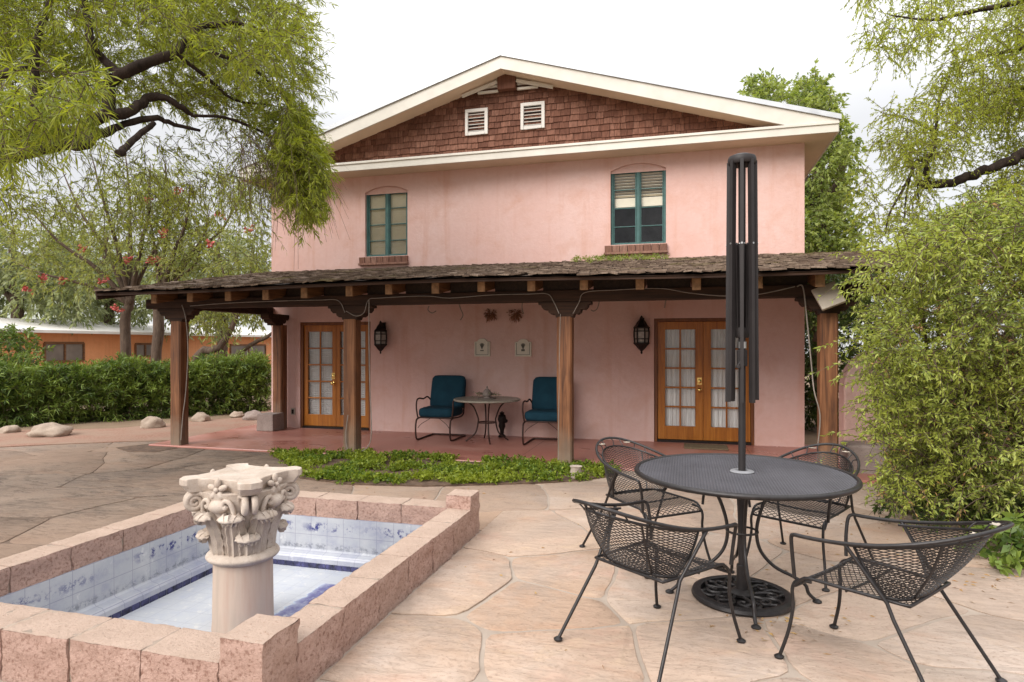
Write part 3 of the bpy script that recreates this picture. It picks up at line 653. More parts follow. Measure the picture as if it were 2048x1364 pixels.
# french doors
def frenchdoor(Dx, kind):
    a0, a1 = Dx; z0, z1 = ZP, DZ[1]; Yd = YW+.05; b = MB(); fw = .05
    b.bb((a0+.001, Yd-.03, z0), (a0+fw, Yd+.06, z1-.001)); b.bb((a1-fw, Yd-.03, z0), (a1-.001, Yd+.06, z1-.001)); b.bb((a0+fw, Yd-.03, z1-fw), (a1-fw, Yd+.06, z1-.001))
    fr = b.build('french_door', M['jamb'], house, bevel=.005)
    b = MB(); b.bb((a0+fw, Yd-.05, z0), (a1-fw, Yd+.06, z0+.035)); b.build('threshold', M['lantern'], fr)
    mid = (a0+a1)/2; gl = MB(); cu = MB(); zb = z0+.04; zt = z1-fw-.004
    for s_ in (0, 1):
        p, q = (a0+fw+.004, mid-.002) if s_ == 0 else (mid+.002, a1-fw-.004); b = MB(); st = .078 if kind == 'blind' else .115; tr = .12; br = .21
        b.bb((p, Yd, zb), (p+st, Yd+.04, zt)); b.bb((q-st, Yd, zb), (q, Yd+.04, zt)); b.bb((p+st, Yd+.001, zt-tr), (q-st, Yd+.039, zt)); b.bb((p+st, Yd+.001, zb), (q-st, Yd+.039, zb+br))
        g0, g1, h0, h1 = p+st, q-st, zb+br, zt-tr; cm = (g0+g1)/2
        b.bb((cm-.013, Yd+.004, h0), (cm+.013, Yd+.03, h1))
        for k in range(1, 5):
            zz = h0+(h1-h0)*k/5
            b.bb((g0, Yd+.006, zz-.013), (cm-.013, Yd+.028, zz+.013)); b.bb((cm+.013, Yd+.006, zz-.013), (g1, Yd+.028, zz+.013))
        b.build('door_leaf', M['door'], fr, bevel=.003)
        gl.add([(g0, Yd+.018, h0), (g1, Yd+.018, h0), (g1, Yd+.018, h1), (g0, Yd+.018, h1)], [(0, 1, 2, 3)])
        if kind == 'sheer': cu.grid(lambda u, v, g0=g0, g1=g1, h0=h0, h1=h1: (g0-.02+(g1-g0+.04)*u, Yd+.075+.014*math.sin(u*46)+.006*math.sin(u*97+v*2), h0-.05+(h1-h0+.1)*v), 90, 4)
        else:
            cu.bb((g0-.02, Yd+.085, h0-.02), (g1+.02, Yd+.09, h1+.02))
            for k in range(38): cu.box(((g0+g1)/2, Yd+.07, h0+(h1-h0)*(k+.5)/38), (g1-g0+.02, .022, .003), Matrix.Rotation(R(-60), 3, 'X'))
            for k in range(7): cu.box((g0+(g1-g0)*(k+.5)/7, Yd+.056, (h0+h1)/2), (.004, .003, h1-h0))
    gl.build('pane', M['glass'], fr, weld=False); cu.build('curtain', M['curtain'], fr, smooth=40, weld=False)
    zk = WZ(1394, 780, YW)
    for nm, z_, r_ in (('door_handle', zk, .026), ('deadbolt', zk+.13, .027)):
        b = MB(); X_ = mid-.055
        prof = [(r_, 0), (r_, .008), (.011, .012), (.011, .035), (.028, .045), (.03, .06), (.02, .07), (.001, .072)] if nm == 'door_handle' else [(r_+.006, 0), (r_+.006, .01), (r_, .014), (.012, .02), (.001, .021)]
        tmp = MB(); tmp.lathe(prof, 14); b.add([Vector((X_+v.x, Yd-.001-v.z, z_+v.y)) for v in tmp.v], tmp.f)
        if nm == 'deadbolt': b.bb((X_-.034, Yd-.006, z_-.05), (X_+.034, Yd-.0015, z_+.06))
        b.build(nm, M['brass'], fr, smooth=40)
frenchdoor(DL, 'blind'); frenchdoor(DR, 'sheer')
p = PY(586, 823, YW-.02); b = MB(); b.box(p, (.085, .016, .125)); o = b.build('wall_outlet', M['fixture'], house, bevel=.004); b = MB(); b.box(p-Vector((0, .011, 0)), (.045, .006, .08)); b.build('socket', M['lantern'], o)

# ------------------------------------------------------------------ porch
porch = thing('porch', 'long timber porch with sagging wood shake roof on carved posts', 'porch', (HX, YP, ZP))
ZR0, YR0, SLR = 2.345, 7.36, .184
def zdeck(y): return ZR0+SLR*(y-YR0)
def sag(x): return -.03*math.sin((x+1.2)*.9)*.5-.02*max(0, -(x+5))*.6
RX0, RX1 = WX(190, YR0), 2.75
posts_x = [G(362, 888, ZP).x, G(707, 905, ZP).x, G(1131, 927, ZP).x, WX(1655, YP)]
ZBM = WZ(1131, 604, YP)              # beam underside
def postmesh(x, y, zt, w=.19, seed=0):
    b = MB(); n = 9
    def sec(k):
        z_ = ZP+(zt-ZP)*k/n; r_ = w/2*(1+.04*noise.noise(Vector((seed*3.1, z_*2, 0)))); o = Vector((noise.noise(Vector((seed, z_*1.3, 5)))*.008, noise.noise(Vector((seed, z_*1.3, 9)))*.008, 0)); c = .018
        return [Vector((x+sx*(r_-(c if e else 0)), y+sy*(r_-(0 if e else c)), z_))+o for sx, sy, e in ((-1, -1, 0), (-1, -1, 1), (1, -1, 1), (1, -1, 0), (1, 1, 0), (1, 1, 1), (-1, 1, 1), (-1, 1, 0))]
    vs = sum([sec(k) for k in range(n+1)], []); b.add(vs, [(k*8+i, k*8+(i+1) % 8, k*8+8+(i+1) % 8, k*8+8+i) for k in range(n) for i in range(8)]+[tuple(range(8)), tuple(n*8+i for i in range(8))]); return b
def corbel(x, y, z, half=.34, along='x', th=.17):
    prof = [(0, -.20), (.11, -.20), (.125, -.155), (.165, -.165), (.205, -.135), (.21, -.10), (.26, -.105), (.295, -.07), (.30, -.04), (half, -.035), (half, 0)]
    poly = [(a, c) for a, c in prof]+[(-a, c) for a, c in reversed(prof) if a > 0]
    b = MB()
    if along == 'x': b.prism(poly, lambda a, c: (x+a, y-th/2, z+c), lambda a, c: (x+a, y+th/2, z+c))
    else: b.prism(poly, lambda a, c: (x-th/2, y+a, z+c), lambda a, c: (x+th/2, y+a, z+c))
    return b
for i, x in enumerate(posts_x):
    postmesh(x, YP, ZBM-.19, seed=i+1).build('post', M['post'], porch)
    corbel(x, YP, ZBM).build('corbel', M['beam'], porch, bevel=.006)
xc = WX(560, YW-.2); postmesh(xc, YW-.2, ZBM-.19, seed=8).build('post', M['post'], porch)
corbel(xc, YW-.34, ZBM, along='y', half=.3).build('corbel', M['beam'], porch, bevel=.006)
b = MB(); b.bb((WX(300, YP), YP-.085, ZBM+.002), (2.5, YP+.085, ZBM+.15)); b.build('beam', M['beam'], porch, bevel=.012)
b = MB(); b.bb((posts_x[0]-.075, YP+.088, ZBM+.003), (posts_x[0]+.075, YW-.002, ZBM+.15)); b.build('side_beam', M['beam'], porch, bevel=.012)
for u in (309, 381, 457, 532, 609, 699, 778, 871, 963, 1063, 1168, 1280, 1393, 1516, 1640):
    x = WX(u, 7.62); top = -.02; dzr = random.uniform(-.012, .008)
    b = MB(); b.beam((x, 7.62+.001, zdeck(7.62)-.105+dzr+sag(x)), (x+random.uniform(-.02, .02), YW-.003, zdeck(YW)-.105), .10, .165); rf = b.build('rafter', M['rafter'], porch, bevel=.008)
    b = MB(); b.box((x, 7.612, zdeck(7.62)-.105+dzr+sag(x)), (.098, .018, .16)); b.build('rafter_end', M['rafter_end'], rf, bevel=.004)
b = MB()
def deck(u, v):
    y = YR0+(YW-YR0)*v; xl = RX0+(XL-.02-RX0)*v; x = xl+(RX1-xl)*u; return Vector((x, y, zdeck(y)+sag(x)*(1-v)))
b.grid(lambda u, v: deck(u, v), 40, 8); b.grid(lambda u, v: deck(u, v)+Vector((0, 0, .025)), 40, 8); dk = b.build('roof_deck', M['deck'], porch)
for k in range(14):
    x_ = [WX(u, 7.62) for u in (309, 381, 457, 532, 609, 699, 778, 871, 963, 1063, 1168, 1280, 1393, 1516, 1640)][k:k+2]
    b = MB(); b.bb((x_[0]+.06, YP-.02, ZBM+.152), (x_[1]-.06, YP+.02, zdeck(YP)-.035)); b.build('blocking', M['deck'], porch)
b = MB()   # left end board and front edge board
b.beam(deck(0, 0)+Vector((0, .02, -.03)), deck(0, 1)+Vector((0, -.02, -.03)), .04, .13)
N = 24
for k in range(N): b.beam(deck(k/N, 0)+Vector((0, .03, -.012)), deck((k+1)/N, 0)+Vector((0, .03, -.012)), .03, .04)
b.build('edge_board', M['beam'], porch)
b = MB(); rr = random.Random(3); rows = 22
for r_ in range(rows):
    v0 = r_/rows; v1 = min(1, (r_+2.1)/rows); x = 0.0; Ltot = RX1-RX0
    while x < Ltot:
        w_ = rr.uniform(.07, .17); u0, u1 = x/Ltot, min(1.002, (x+w_-.006)/Ltot); jv = rr.uniform(-.35, .25)/rows
        if rr.random() > .03:
            if r_ == 0: jv -= rr.uniform(0, .3)/rows
            l0, l1 = rr.uniform(.042, .066), rr.uniform(.042, .066); tk = rr.uniform(.012, .022)
            A, B_, C_, D_ = deck(u0, v0+jv), deck(u1, v0+jv), deck(u1, v1), deck(u0, v1); Z = Vector((0, 0, 1))
            b.add([A+Z*l0, B_+Z*l1, C_+Z*.034, D_+Z*.034, A+Z*(l0-tk), B_+Z*(l1-tk), C_+Z*.028, D_+Z*.028], [(0, 1, 2, 3), (0, 4, 5, 1), (1, 5, 6, 2), (3, 7, 4, 0), (7, 6, 5, 4)])
        x += w_
b.build('shakes', M['shake'], dk, weld=False)
# cables along the beam and down the posts
def cable(pts, label, r=.006, n=6):
    b = MB(); b.tube(cr(pts, n), r, 6); p = Vector(pts[0]); return tag(b.build('cable', M['cable'], smooth=60, org=p), label, 'cable', 'cables strung along the porch timbers')
yb = YP-.105
cable([PY(u, v, yb) for u, v in [(380, 612), (460, 606), (560, 602), (640, 600), (676, 601), (690, 625)]], 'thin cable along the porch beam above the first bay')
cable([PY(u, v, yb) for u, v in [(692, 622), (712, 632), (728, 625), (737, 600), (760, 596), (850, 592), (900, 596), (980, 590), (1060, 588), (1095, 588), (1108, 605), (1118, 627)]], 'thin cable along the porch beam above the blue chairs')
cable([PY(u, v, yb-.02) for u, v in [(1146, 627), (1158, 605), (1170, 585), (1230, 580), (1320, 577), (1380, 586), (1450, 592), (1520, 588), (1590, 573)]], 'thin cable along the porch beam above the double doors')
cable([PY(u, v, yb-.03) for u, v in [(1594, 573), (1606, 575), (1614, 640), (1622, 720), (1628, 780), (1640, 830), (1636, 890)]], 'pale cord hanging down beside the end post by the bush', .008)
cable([PY(u, v, yb-.01) for u, v in [(364, 610), (372, 640), (376, 700), (372, 780), (366, 830), (362, 880)]], 'pale cord running down the first porch post', .007)
cable([PY(u, v, yb-.02) for u, v in [(738, 600), (738, 680), (740, 780), (743, 850), (740, 885), (728, 900), (706, 905), (694, 895), (692, 865), (696, 830)]], 'pale cord looping under the second porch post', .007)
cable([PY(u, v, yb+.01) for u, v in [(1121, 628), (1119, 700), (1118, 780), (1117, 860), (1117, 922)]], 'thin cord down the edge of the third porch post', .005)
def hook(pts, label):
    p = PY(*pts[0], 8.9); b = MB(); b.tube(cr([PY(u, v, 8.9) for u, v in pts], 5), .008, 6); tag(b.build('hook', M['cable'], smooth=60, org=p), label, 'hook', 'wire hooks under the porch roof')
hook([(858, 612), (856, 620), (864, 626), (872, 622)], 'pale wire hook above the first blue chair')
hook([(915, 598), (921, 617), (926, 630), (921, 640)], 'long pale wire hook above the patio plaques')
hook([(1046, 602), (1044, 615), (1047, 628)], 'short pale wire hook beside the brown wall ornaments')
hook([(1199, 600), (1195, 616), (1188, 622), (1182, 620)], 'pale bent wire hook beside the third post')
hook([(1332, 598), (1330, 610), (1329, 616)], 'tiny pale wire hook above the lantern by the double doors')
# flood light panel at the right post
fl_ = thing('flood_light', 'beige flat flood light tilted on the porch post beside the bush', 'light', PY(1655, 592, YP-.25))
b = MB(); c = PY(1657, 592, YP-.25); b.box(c, (.26, .05, .28), Matrix.Rotation(R(-22), 3, 'Y') @ Matrix.Rotation(R(-25), 3, 'X')); b.build('panel', M['fixture'], fl_, bevel=.01)
b = MB(); b.beam(c+Vector((0, .02, .05)), Vector((c.x-.05, YP-.09, c.z+.12)), .04, .04); b.build('bracket', M['lantern'], fl_)

# ------------------------------------------------------------------ wall things
def lantern(u, v0, v1, label):
    Y = YW-.14; zt, zb = WZ(u, v0, Y), WZ(u, v1, Y); h = zt-zb; x = WX(u, Y); t_ = thing('wall_lantern', label, 'lantern', (x, Y, zb), 'dark metal lanterns on the pink porch wall')
    c = (x, Y, zb); W_ = .125
    b = MB(); b.lathe([(.006, 0), (.018, .03*h), (.012, .07*h), (.03, .10*h), (.055, .14*h), (W_*.75, .22*h), (W_, .27*h), (W_, .30*h)], 6, c); b.build('base', M['lantern'], t_)
    b = MB(); b.lathe([(W_*.8, .30*h), (W_*.86, .45*h), (W_*.86, .58*h), (W_*.8, .66*h)], 6, c); b.build('glass', M['frost'], t_)
    b = MB()
    for k in range(6):
        a = 2*math.pi*k/6; q = lambda r_, z_: Vector((x+r_*math.cos(a), Y+r_*math.sin(a), zb+z_*h))
        b.tube([q(W_*.84, .29), q(W_*.92, .45), q(W_*.92, .58), q(W_*.84, .67)], .012, 6)
    for z_ in (.38, .58):
        b.lathe([(W_*.84, z_*h), (W_*.92, z_*h), (W_*.92, (z_+.025)*h), (W_*.84, (z_+.025)*h)], 6, c)
    b.build('cage', M['lantern'], t_, weld=False)
    b = MB(); b.lathe([(W_, .665*h), (W_*1.02, .69*h), (W_*.7, .76*h), (W_*.62, .80*h), (W_*.5, .84*h), (.04, .88*h), (.02, .92*h), (.026, .95*h), (.012, .98*h), (.001, h)], 6, c); b.build('cap', M['lantern'], t_)
    b = MB(); b.tube([(x, Y, zb+.9*h), (x, Y+.07, zb+.93*h), (x, YW-.01, zb+.86*h)], .01, 6); b.box((x, YW-.008, zb+.78*h), (.07, .014, .2)); b.build('bracket', M['lantern'], t_)
lantern(761, 641, 708, 'dark pierced metal lantern beside the blinds-covered double doors')
lantern(1283, 631, 708, 'dark metal lantern with pale pane beside the curtained double doors')
def plaque(u0, u1, v0, v1, label, dark):
    Y = YW-.02; um = (u0+u1)/2; a0, a1, z0, z1 = WX(u0, Y), WX(u1, Y), WZ(um, v1, Y), WZ(um, v0, Y); h = z1-z0; xm = (a0+a1)/2; hw = (a1-a0)/2
    t_ = thing('wall_plaque', label, 'plaque', (xm, Y, z0), 'white arched plaques on the pink wall')
    poly = [(a0, z0), (a1, z0), (a1, z0+h*.82), (xm+hw*.75, z0+h*.84)]+[(xm+hw*.6*math.cos(q), z0+h*.85+h*.15*math.sin(q)) for q in [math.pi*k/8 for k in range(9)]]+[(xm-hw*.75, z0+h*.84), (a0, z0+h*.82)]
    b = MB(); b.pxz(poly, Y-.012, YW-.001); b.build('board', M['plaque'], t_, bevel=.004)
    b = MB(); rr = random.Random(u0)
    for k in range(7): a = R(40+k*16); b.tube([(xm, Y-.014, z0+h*.42), (xm+math.cos(a)*.03, Y-.015, z0+h*.5+math.sin(a)*.04), (xm+math.cos(a)*.05, Y-.015, z0+h*.52+math.sin(a)*.07)], .005, 5)
    b.bb((xm-.03, Y-.018, z0+h*.30), (xm+.03, Y-.0125, z0+h*(.42 if not dark else .36)))
    b.build('motif', M['motif'], t_)
    b = MB()
    for (p, q) in (((a0+.03, z0+.03), (a1-.03, z0+.03)), ((a1-.03, z0+.03), (a1-.03, z0+h*.78)), ((a0+.03, z0+.03), (a0+.03, z0+h*.78))): b.tube([(p[0], Y-.014, p[1]), (q[0], Y-.014, q[1])], .004, 5)
    b.build('border', M['motif'], t_)
plaque(949, 980, 677, 713, 'white arched plaque with dark-based plant motif', True)
plaque(1030, 1063, 678, 713, 'white arched plaque with a pale grey plant motif', False)
for (u, v, s_, lb) in ((981, 633, .075, 'narrower brown brushy ornament on the wall above the plaques'), (1032, 632, .095, 'wider brown brushy ornament on the wall beside a wire hook')):
    c = PY(u, v, YW-.03); rng = np.random.default_rng(int(u)); n = 46
    st = np.tile(np.array(c+Vector((0, 0, .05))), (n, 1))+rng.normal(0, .012, (n, 3)); dr = np.stack([rng.uniform(-1, 1, n)*1.1, rng.uniform(-.3, .1, n), rng.uniform(-1.4, .4, n)], 1)
    P, Fq, *_ = foliage(st, dr, s_, 7, .05, .014, .1, .4, rng); tag(npmesh('wall_ornament', P, Fq, M['dry'], org=tuple(c)), lb, 'ornament', 'brown brushy ornaments on the porch wall')

# ------------------------------------------------------------------ porch furniture
def cushion(b, c, sz, Mx=None, thin=2):
    n = 10
    def f(d): return 1
    vs = []; x, y, z = sz[0]/2, sz[1]/2, sz[2]/2; c = Vector(c); e = 5.0
    tmp = MB(); tmp.sphere((0, 0, 0), 1, 40, 20)
    def sup(v):
        ax = [abs(v.x), abs(v.y), abs(v.z)]; m_ = max(ax[k] for k in range(3)); m_ = sum((ax[k]/m_)**(3.2 if k == thin else 9) for k in range(3))**(1/7)*m_; q = v/m_
        p = Vector((max(-1, min(1, q.x))*x, max(-1, min(1, q.y))*y, max(-1, min(1, q.z))*z)); return (Mx @ p if Mx else p)+c
    b.add([sup(v) for v in tmp.v], tmp.f)
pc = thing('porch_chair', 'blue cushioned metal spring chair fully in view left of the small table', 'chair', (0, 0, 0), 'blue cushioned chairs on the porch')
b = MB(); cushion(b, (0, -.02, .44), (.60, .60, .15)); b.build('seat_cushion', M['fabric'], pc, smooth=60)
b = MB(); cushion(b, (0, .30, .725), (.60, .14, .58), Matrix.Rotation(R(-14), 3, 'X'), 1); b.build('back_cushion', M['fabric'], pc, smooth=60)
b = MB(); 
for s_ in (-1, 1): b.tube(cr([(s_*.27, -.28, .36), (s_*.27, .24, .35), (s_*.27, .33, .5), (s_*.27, .41, .94)], 5), .013, 8)
b.tube([(-.27, .41, .94), (.27, .41, .94)], .013, 8); b.tube([(-.27, -.28, .36), (.27, -.28, .36)], .012, 8); b.build('seat_frame', M['rust'], pc, smooth=50)
for s_ in (-1, 1):
    b = MB(); b.tube(cr([(s_*.31, .32, .58), (s_*.31, .15, .66), (s_*.31, -.02, .64), (s_*.31, -.2, .66), (s_*.31, -.29, .62), (s_*.31, -.30, .5), (s_*.29, -.29, .36)], 6), .013, 8); b.build('armrest', M['rust'], pc, smooth=50)
    b = MB(); b.tube(cr([(s_*.28, -.22, .355), (s_*.29, -.34, .33), (s_*.29, -.38, .2), (s_*.29, -.36, .06), (s_*.29, -.28, .014), (s_*.29, .1, .014), (s_*.29, .34, .014)], 6), .014, 8); b.tube(cr([(s_*.27, -.34, .2), (s_*.22, -.33, .26), (s_*.13, -.30, .32), (s_*.08, -.29, .35)], 5), .005, 6); b.build('leg', M['rust'], pc, smooth=50)
b = MB(); b.tube([(-.29, .34, .014), (.29, .34, .014)], .014, 8); b.build('stretcher', M['rust'], pc, smooth=50)
cA = G(862, 881, ZP); cB = G(1060, 888, ZP); sC = 1.02
pc.location = (PY(884, 860, 9.7).x, 9.68, ZP); 
dup(pc, (PY(1096, 860, 9.7).x, 9.62, ZP), 0, 'blue cushioned metal spring chair half hidden by the third post')
xt = PY(976, 860, 9.6).x; yt = 9.55; zt = WZ(976, 797, yt)
bt = thing('bistro_table', 'round brown topped side table between the blue chairs', 'table', (xt, yt, ZP))
b = MB(); rr_ = PY(1039, 797, yt).x-xt; b.lathe([(rr_-.02, zt-.035), (rr_, zt-.025), (rr_, zt-.008), (rr_-.01, zt), (.001, zt)], 40, (xt, yt, 0)); b.build('tabletop', M['tabletop'], bt, smooth=35)
for k in range(4):
    a = R(25+90*k); ca, sa = math.cos(a), math.sin(a)
    b = MB(); b.tube(cr([(xt+ca*r_, yt+sa*r_, z_) for r_, z_ in ((.34, zt-.03), (.22, zt-.12), (.15, zt-.28), (.14, .34), (.19, .16), (.34, ZP+.012))], 6), .012, 8); b.build('leg', M['rust'], bt, smooth=50)
b = MB(); b.tube([(xt+.15*math.cos(2*math.pi*k/20), yt+.15*math.sin(2*math.pi*k/20), .33) for k in range(20)], .008, 6, True); b.tube([(xt-.15, yt, .33), (xt+.15, yt, .33)], .008, 6); b.build('stretcher', M['rust'], bt, smooth=50)
cp = thing('centerpiece', 'small dark teapot ornament with thin sprigs on the round side table', 'ornament', (xt, yt, zt+.001))
b = MB(); b.lathe([(.14, 0), (.15, .012), (.05, .014), (.05, .03), (.075, .05), (.078, .09), (.05, .12), (.055, .125), (.03, .145), (.012, .16), (.016, .18), (.001, .2)], 16, (xt, yt, zt+.001)); b.build('pot', M['greystone'], cp, smooth=40)
rng = np.random.default_rng(4); n = 26; a = rng.uniform(0, 6.28, n); st = np.stack([xt+.03*np.cos(a), yt+.03*np.sin(a), np.full(n, zt+.05)], 1); dr = np.stack([np.cos(a)*1.6, np.sin(a)*.6, rng.uniform(.3, .9, n)], 1)
plant(cp, M['l_grey'], st, dr, .2, 6, .02, .012, .3, .7, rng, M['twig'], .0025, 'sprigs', tw='sprig_stems')
p = G(1004, 872, ZP); p = Vector((PY(1004, 860, 10.05).x, 10.05, ZP))
b = MB(); b.lathe([(.06, 0), (.065, .02), (.03, .05), (.035, .12), (.06, .18), (.05, .24), (.075, .29), (.06, .36), (.03, .38), (.045, .40), (.001, .43)], 12, p); b.sphere(p+Vector((.05, 0, .27)), (.05, .04, .035), 10, 6)
tag(b.build('garden_figurine', M['lantern'], smooth=50, org=p), 'small dark cast figurine on the floor behind the round side table', 'figurine')
p = G(1410, 893, ZP); b = MB(); b.bb((WX(1368, 9.75), 9.62, ZP+.001), (WX(1456, 9.75), 10.05, ZP+.022)); tag(b.build('doormat', M['mat'], bevel=.006, org=(p.x, 9.8, ZP)), 'flat brown doormat in front of the curtained double doors', 'doormat')
p = G(538, 860, ZP); b = MB(); b.box((WX(539, YW-.45), YW-.42, ZP+.15), (.34, .34, .30), taper=.95); tag(b.build('stone_block', M['greystone'], bevel=.012, org=(p.x, YW-.42, ZP)), 'squat grey stone block at the foot of the corner post', 'stone block')

# ------------------------------------------------------------------ fountain
ft = thing('fountain_basin', 'square fountain basin of pink split-face blocks lined with blue tile', 'fountain', ((FX0+FX1)/2, (FY0+FY1)/2, 0))
def roughblock(b, a, c, rough=.0105, seed=0):
    a, c = Vector(a), Vector(c); ctr = (a+c)/2; st = .026
    for ax in range(3):
        for sd_ in (0, 1):
            if ax == 2 and sd_ == 0: continue
            u, v = [k for k in range(3) if k != ax]; nu, nv = max(1, round((c[u]-a[u])/st)), max(1, round((c[v]-a[v])/st))
            def fn(s_, t_):
                p = Vector((0, 0, 0)); p[ax] = c[ax] if sd_ else a[ax]; p[u] = a[u]+(c[u]-a[u])*s_; p[v] = a[v]+(c[v]-a[v])*t_
                q = Vector(p)
                k = rough*(.35 if ax == 2 else 1); ns = noise.noise_vector(p*14+Vector((seed, 0, 0)))+noise.noise_vector(p*31)*.8
                q += Vector((ns.x*k, ns.y*k, ns.z*rough*.35))
                # knock the edges back a little
                for w_ in range(3):
                    m_ = min(p[w_]-a[w_], c[w_]-p[w_])
                near = sorted([min(p[w_]-a[w_], c[w_]-p[w_]) for w_ in range(3)])
                if near[1] < .004: q += (ctr-p).normalized()*.004
                return q
            b.grid(fn, nu, nv)
def wallrow(p0, p1, name):
    """one side of the kerb, blocks butted with mortar gaps"""
    b = MB(); (xa, ya), (xb, yb_) = p0, p1; alongx = (xb-xa) > (yb_-ya); L = (xb-xa) if alongx else (yb_-ya); n = max(1, round(L/.41)); w_ = L/n
    for k in range(n):
        j = random.uniform(-.006, .006); hz = .232+random.uniform(-.002, .002)
        if alongx: roughblock(b, (xa+w_*k+.002, ya+j*.5, -.05), (xa+w_*(k+1)-.002, yb_+j*.5, hz), seed=k*7)
        else: roughblock(b, (xa+j*.5, ya+w_*k+.002, -.05), (xb+j*.5, ya+w_*(k+1)-.002, hz), seed=k*5+50)
    o = b.build(name, M['block'], ft, smooth=45)
    mm = MB(); i_ = .012; mm.bb((xa+i_, ya+i_, -.06), (xb-i_, yb_-i_, .2285)); mm.build('mortar', M['mortar'], o)
wallrow((IX0, FY0), (IX1-.005, IY0), 'kerb'); wallrow((IX0, IY1), (IX1-.005, FY1), 'kerb'); wallrow((IX1, IY0+.003), (FX1, IY1-.003), 'kerb'); wallrow((FX0, IY0+.003), (IX0, IY1-.003), 'kerb')
for (a0, a1) in ((IX1-.012, FX1), (FX0, IX0+.012)):
    for (c0, c1) in ((FY0, IY0+.012), (IY1-.012, FY1)):
        b = MB(); roughblock(b, (a0+.003, c0+.001, -.05), (a1, c1, .338), 0.011, seed=a0*9+c0); b.build('corner_block', M['block'], ft, smooth=45)
b = MB(); ZT = .075; cov = .05
ins = [(IX0, IY0), (IX1, IY0), (IX1, IY1), (IX0, IY1)]
def insq(d, z_): return [(IX0+d, IY0+d, z_), (IX1-d, IY0+d, z_), (IX1-d, IY1-d, z_), (IX0+d, IY1-d, z_)]
prof = [(-.012, ZT+.0), (.012, ZT), (.014, -.12), (.016, -.20), (.03, -.215), (.085, -.225), (.105, -.25), (.11, -.287)]
rings = [insq(d, z_) for d, z_ in prof]
for r_ in range(len(rings)-1):
    for k in range(4): b.add([rings[r_][k], rings[r_][(k+1) % 4], rings[r_+1][(k+1) % 4], rings[r_+1][k]], [(0, 1, 2, 3)])
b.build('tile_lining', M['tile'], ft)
b = MB(); r0, r1 = insq(.111, -.285), insq(.113, FZ)
rng_ = random.Random(2)
for k in range(4):
    p0, p1 = Vector(r0[k]), Vector(r0[(k+1) % 4]); n = int((p1-p0).length/.0775)
    for s_ in range(n):
        a, c = p0.lerp(p1, (s_+.04)/n), p0.lerp(p1, (s_+.96)/n); b.add([a, c, (c.x, c.y, FZ), (a.x, a.y, FZ)], [(0, 1, 2, 3)])
b.build('trim_tile', M['navy'], ft, weld=False)
b = MB(); q = insq(.114, FZ+.003); b.add(q, [(0, 1, 2, 3)]); q2 = insq(-.03, FZ-.05); b.add(q2, [(0, 1, 2, 3)])
r2 = insq(.100, FZ-.02); r3 = insq(.100, -.284)
for k in range(4): b.add([r2[k], r2[(k+1) % 4], r3[(k+1) % 4], r3[k]], [(0, 1, 2, 3)])
b.build('basin_floor', M['basinfloor'], ft)

# carved column in the basin
CX, CY = (IX0+IX1)/2, (IY0+IY1)/2; dC = Vector((CX, CY, 0)).dot(FW)
def zc(v): return H-(v-HZ)*dC/F
col = thing('carved_column', 'carved leafy stone capital on a round shaft inside the fountain', 'column', (CX, CY, FZ))
ZN = zc(1103); ZTOP = zc(945); ZAB = ZTOP-.085; RS = .192
C0 = Vector((CX, CY, 0))
b = MB(); b.lathe([(RS+.004, FZ+.002), (RS, FZ+.05), (RS-.004, .0), (RS-.006, ZN-.03)], 40, (CX, CY, 0)); b.build('shaft', M['shaft'], col, smooth=40)
b = MB(); n = 10; b.lathe([(RS-.02, ZN-.042)]+[(RS+.004+.036*math.sin(math.pi*k/n), ZN-.04+.07*k/n) for k in range(n+1)]+[(RS-.02, ZN+.03)], 40, (CX, CY, 0)); b.build('neck_ring', M['carved'], col, smooth=50)
b = MB(); bell = [(.165, ZN+.02), (.172, ZN+.12), (.196, ZN+.22), (.228, ZN+.30), (.25, ZAB-.06), (.262, ZAB-.005), (.24, ZAB)]; b.lathe(bell, 32, (CX, CY, 0)); b.build('bell', M['carved'], col, smooth=50)
def bellr(z_):
    for (r0_, z0_), (r1_, z1_) in zip(bell[:-1], bell[1:]):
        if z0_ <= z_ <= z1_: return r0_+(r1_-r0_)*(z_-z0_)/(z1_-z0_)
    return .16 if z_ < bell[0][1] else .27
def acanthus(b, ang, z0_, z1_, wd, curl, out0=.012):
    """one carved leaf: ribbed strip climbing the bell and rolling over outward at the top"""
    nu, nv = 12, 18
    def fn(u, v, back=0):
        s_ = u*2-1
        if v < .72: z_ = z0_+(z1_-z0_)*v/.72; ro = out0+.012*v/.72; rr_ = bellr(z_)+ro
        else:
            t_ = (v-.72)/.28*math.pi*1.15; rr_ = bellr(z1_)+out0+.012+curl*(1-math.cos(t_))*.62; z_ = z1_+curl*.8*math.sin(t_)
        wl = wd*(.86+.18*math.sin(v*math.pi))*(1 if v < .72 else (1-.35*((v-.72)/.28)**2))*(1+.07*math.sin(v*30))
        rib = .012*math.cos(s_*math.pi*4)+.012*(1-abs(s_))+(-.012*s_*s_)
        a = ang+s_*wl/2/max(rr_, .1); rr_ += rib-back*.028
        return Vector((CX+rr_*math.cos(a), CY+rr_*math.sin(a), z_+(.012*math.cos(s_*9) if v > .72 else 0)))
    b.grid(fn, nu, nv); b.grid(lambda u, v: fn(u, v, 1), nu, nv)
    for k in range(nv):     # close the two long sides
        for u in (0, 1): b.add([fn(u, k/nv), fn(u, (k+1)/nv), fn(u, (k+1)/nv, 1), fn(u, k/nv, 1)], [(0, 1, 2, 3)])
    b.add([fn(k/nu, 1) for k in range(nu+1)]+[fn(k/nu, 1, 1) for k in range(nu, -1, -1)], [tuple(range(2*nu+2))])
hb = ZAB-ZN
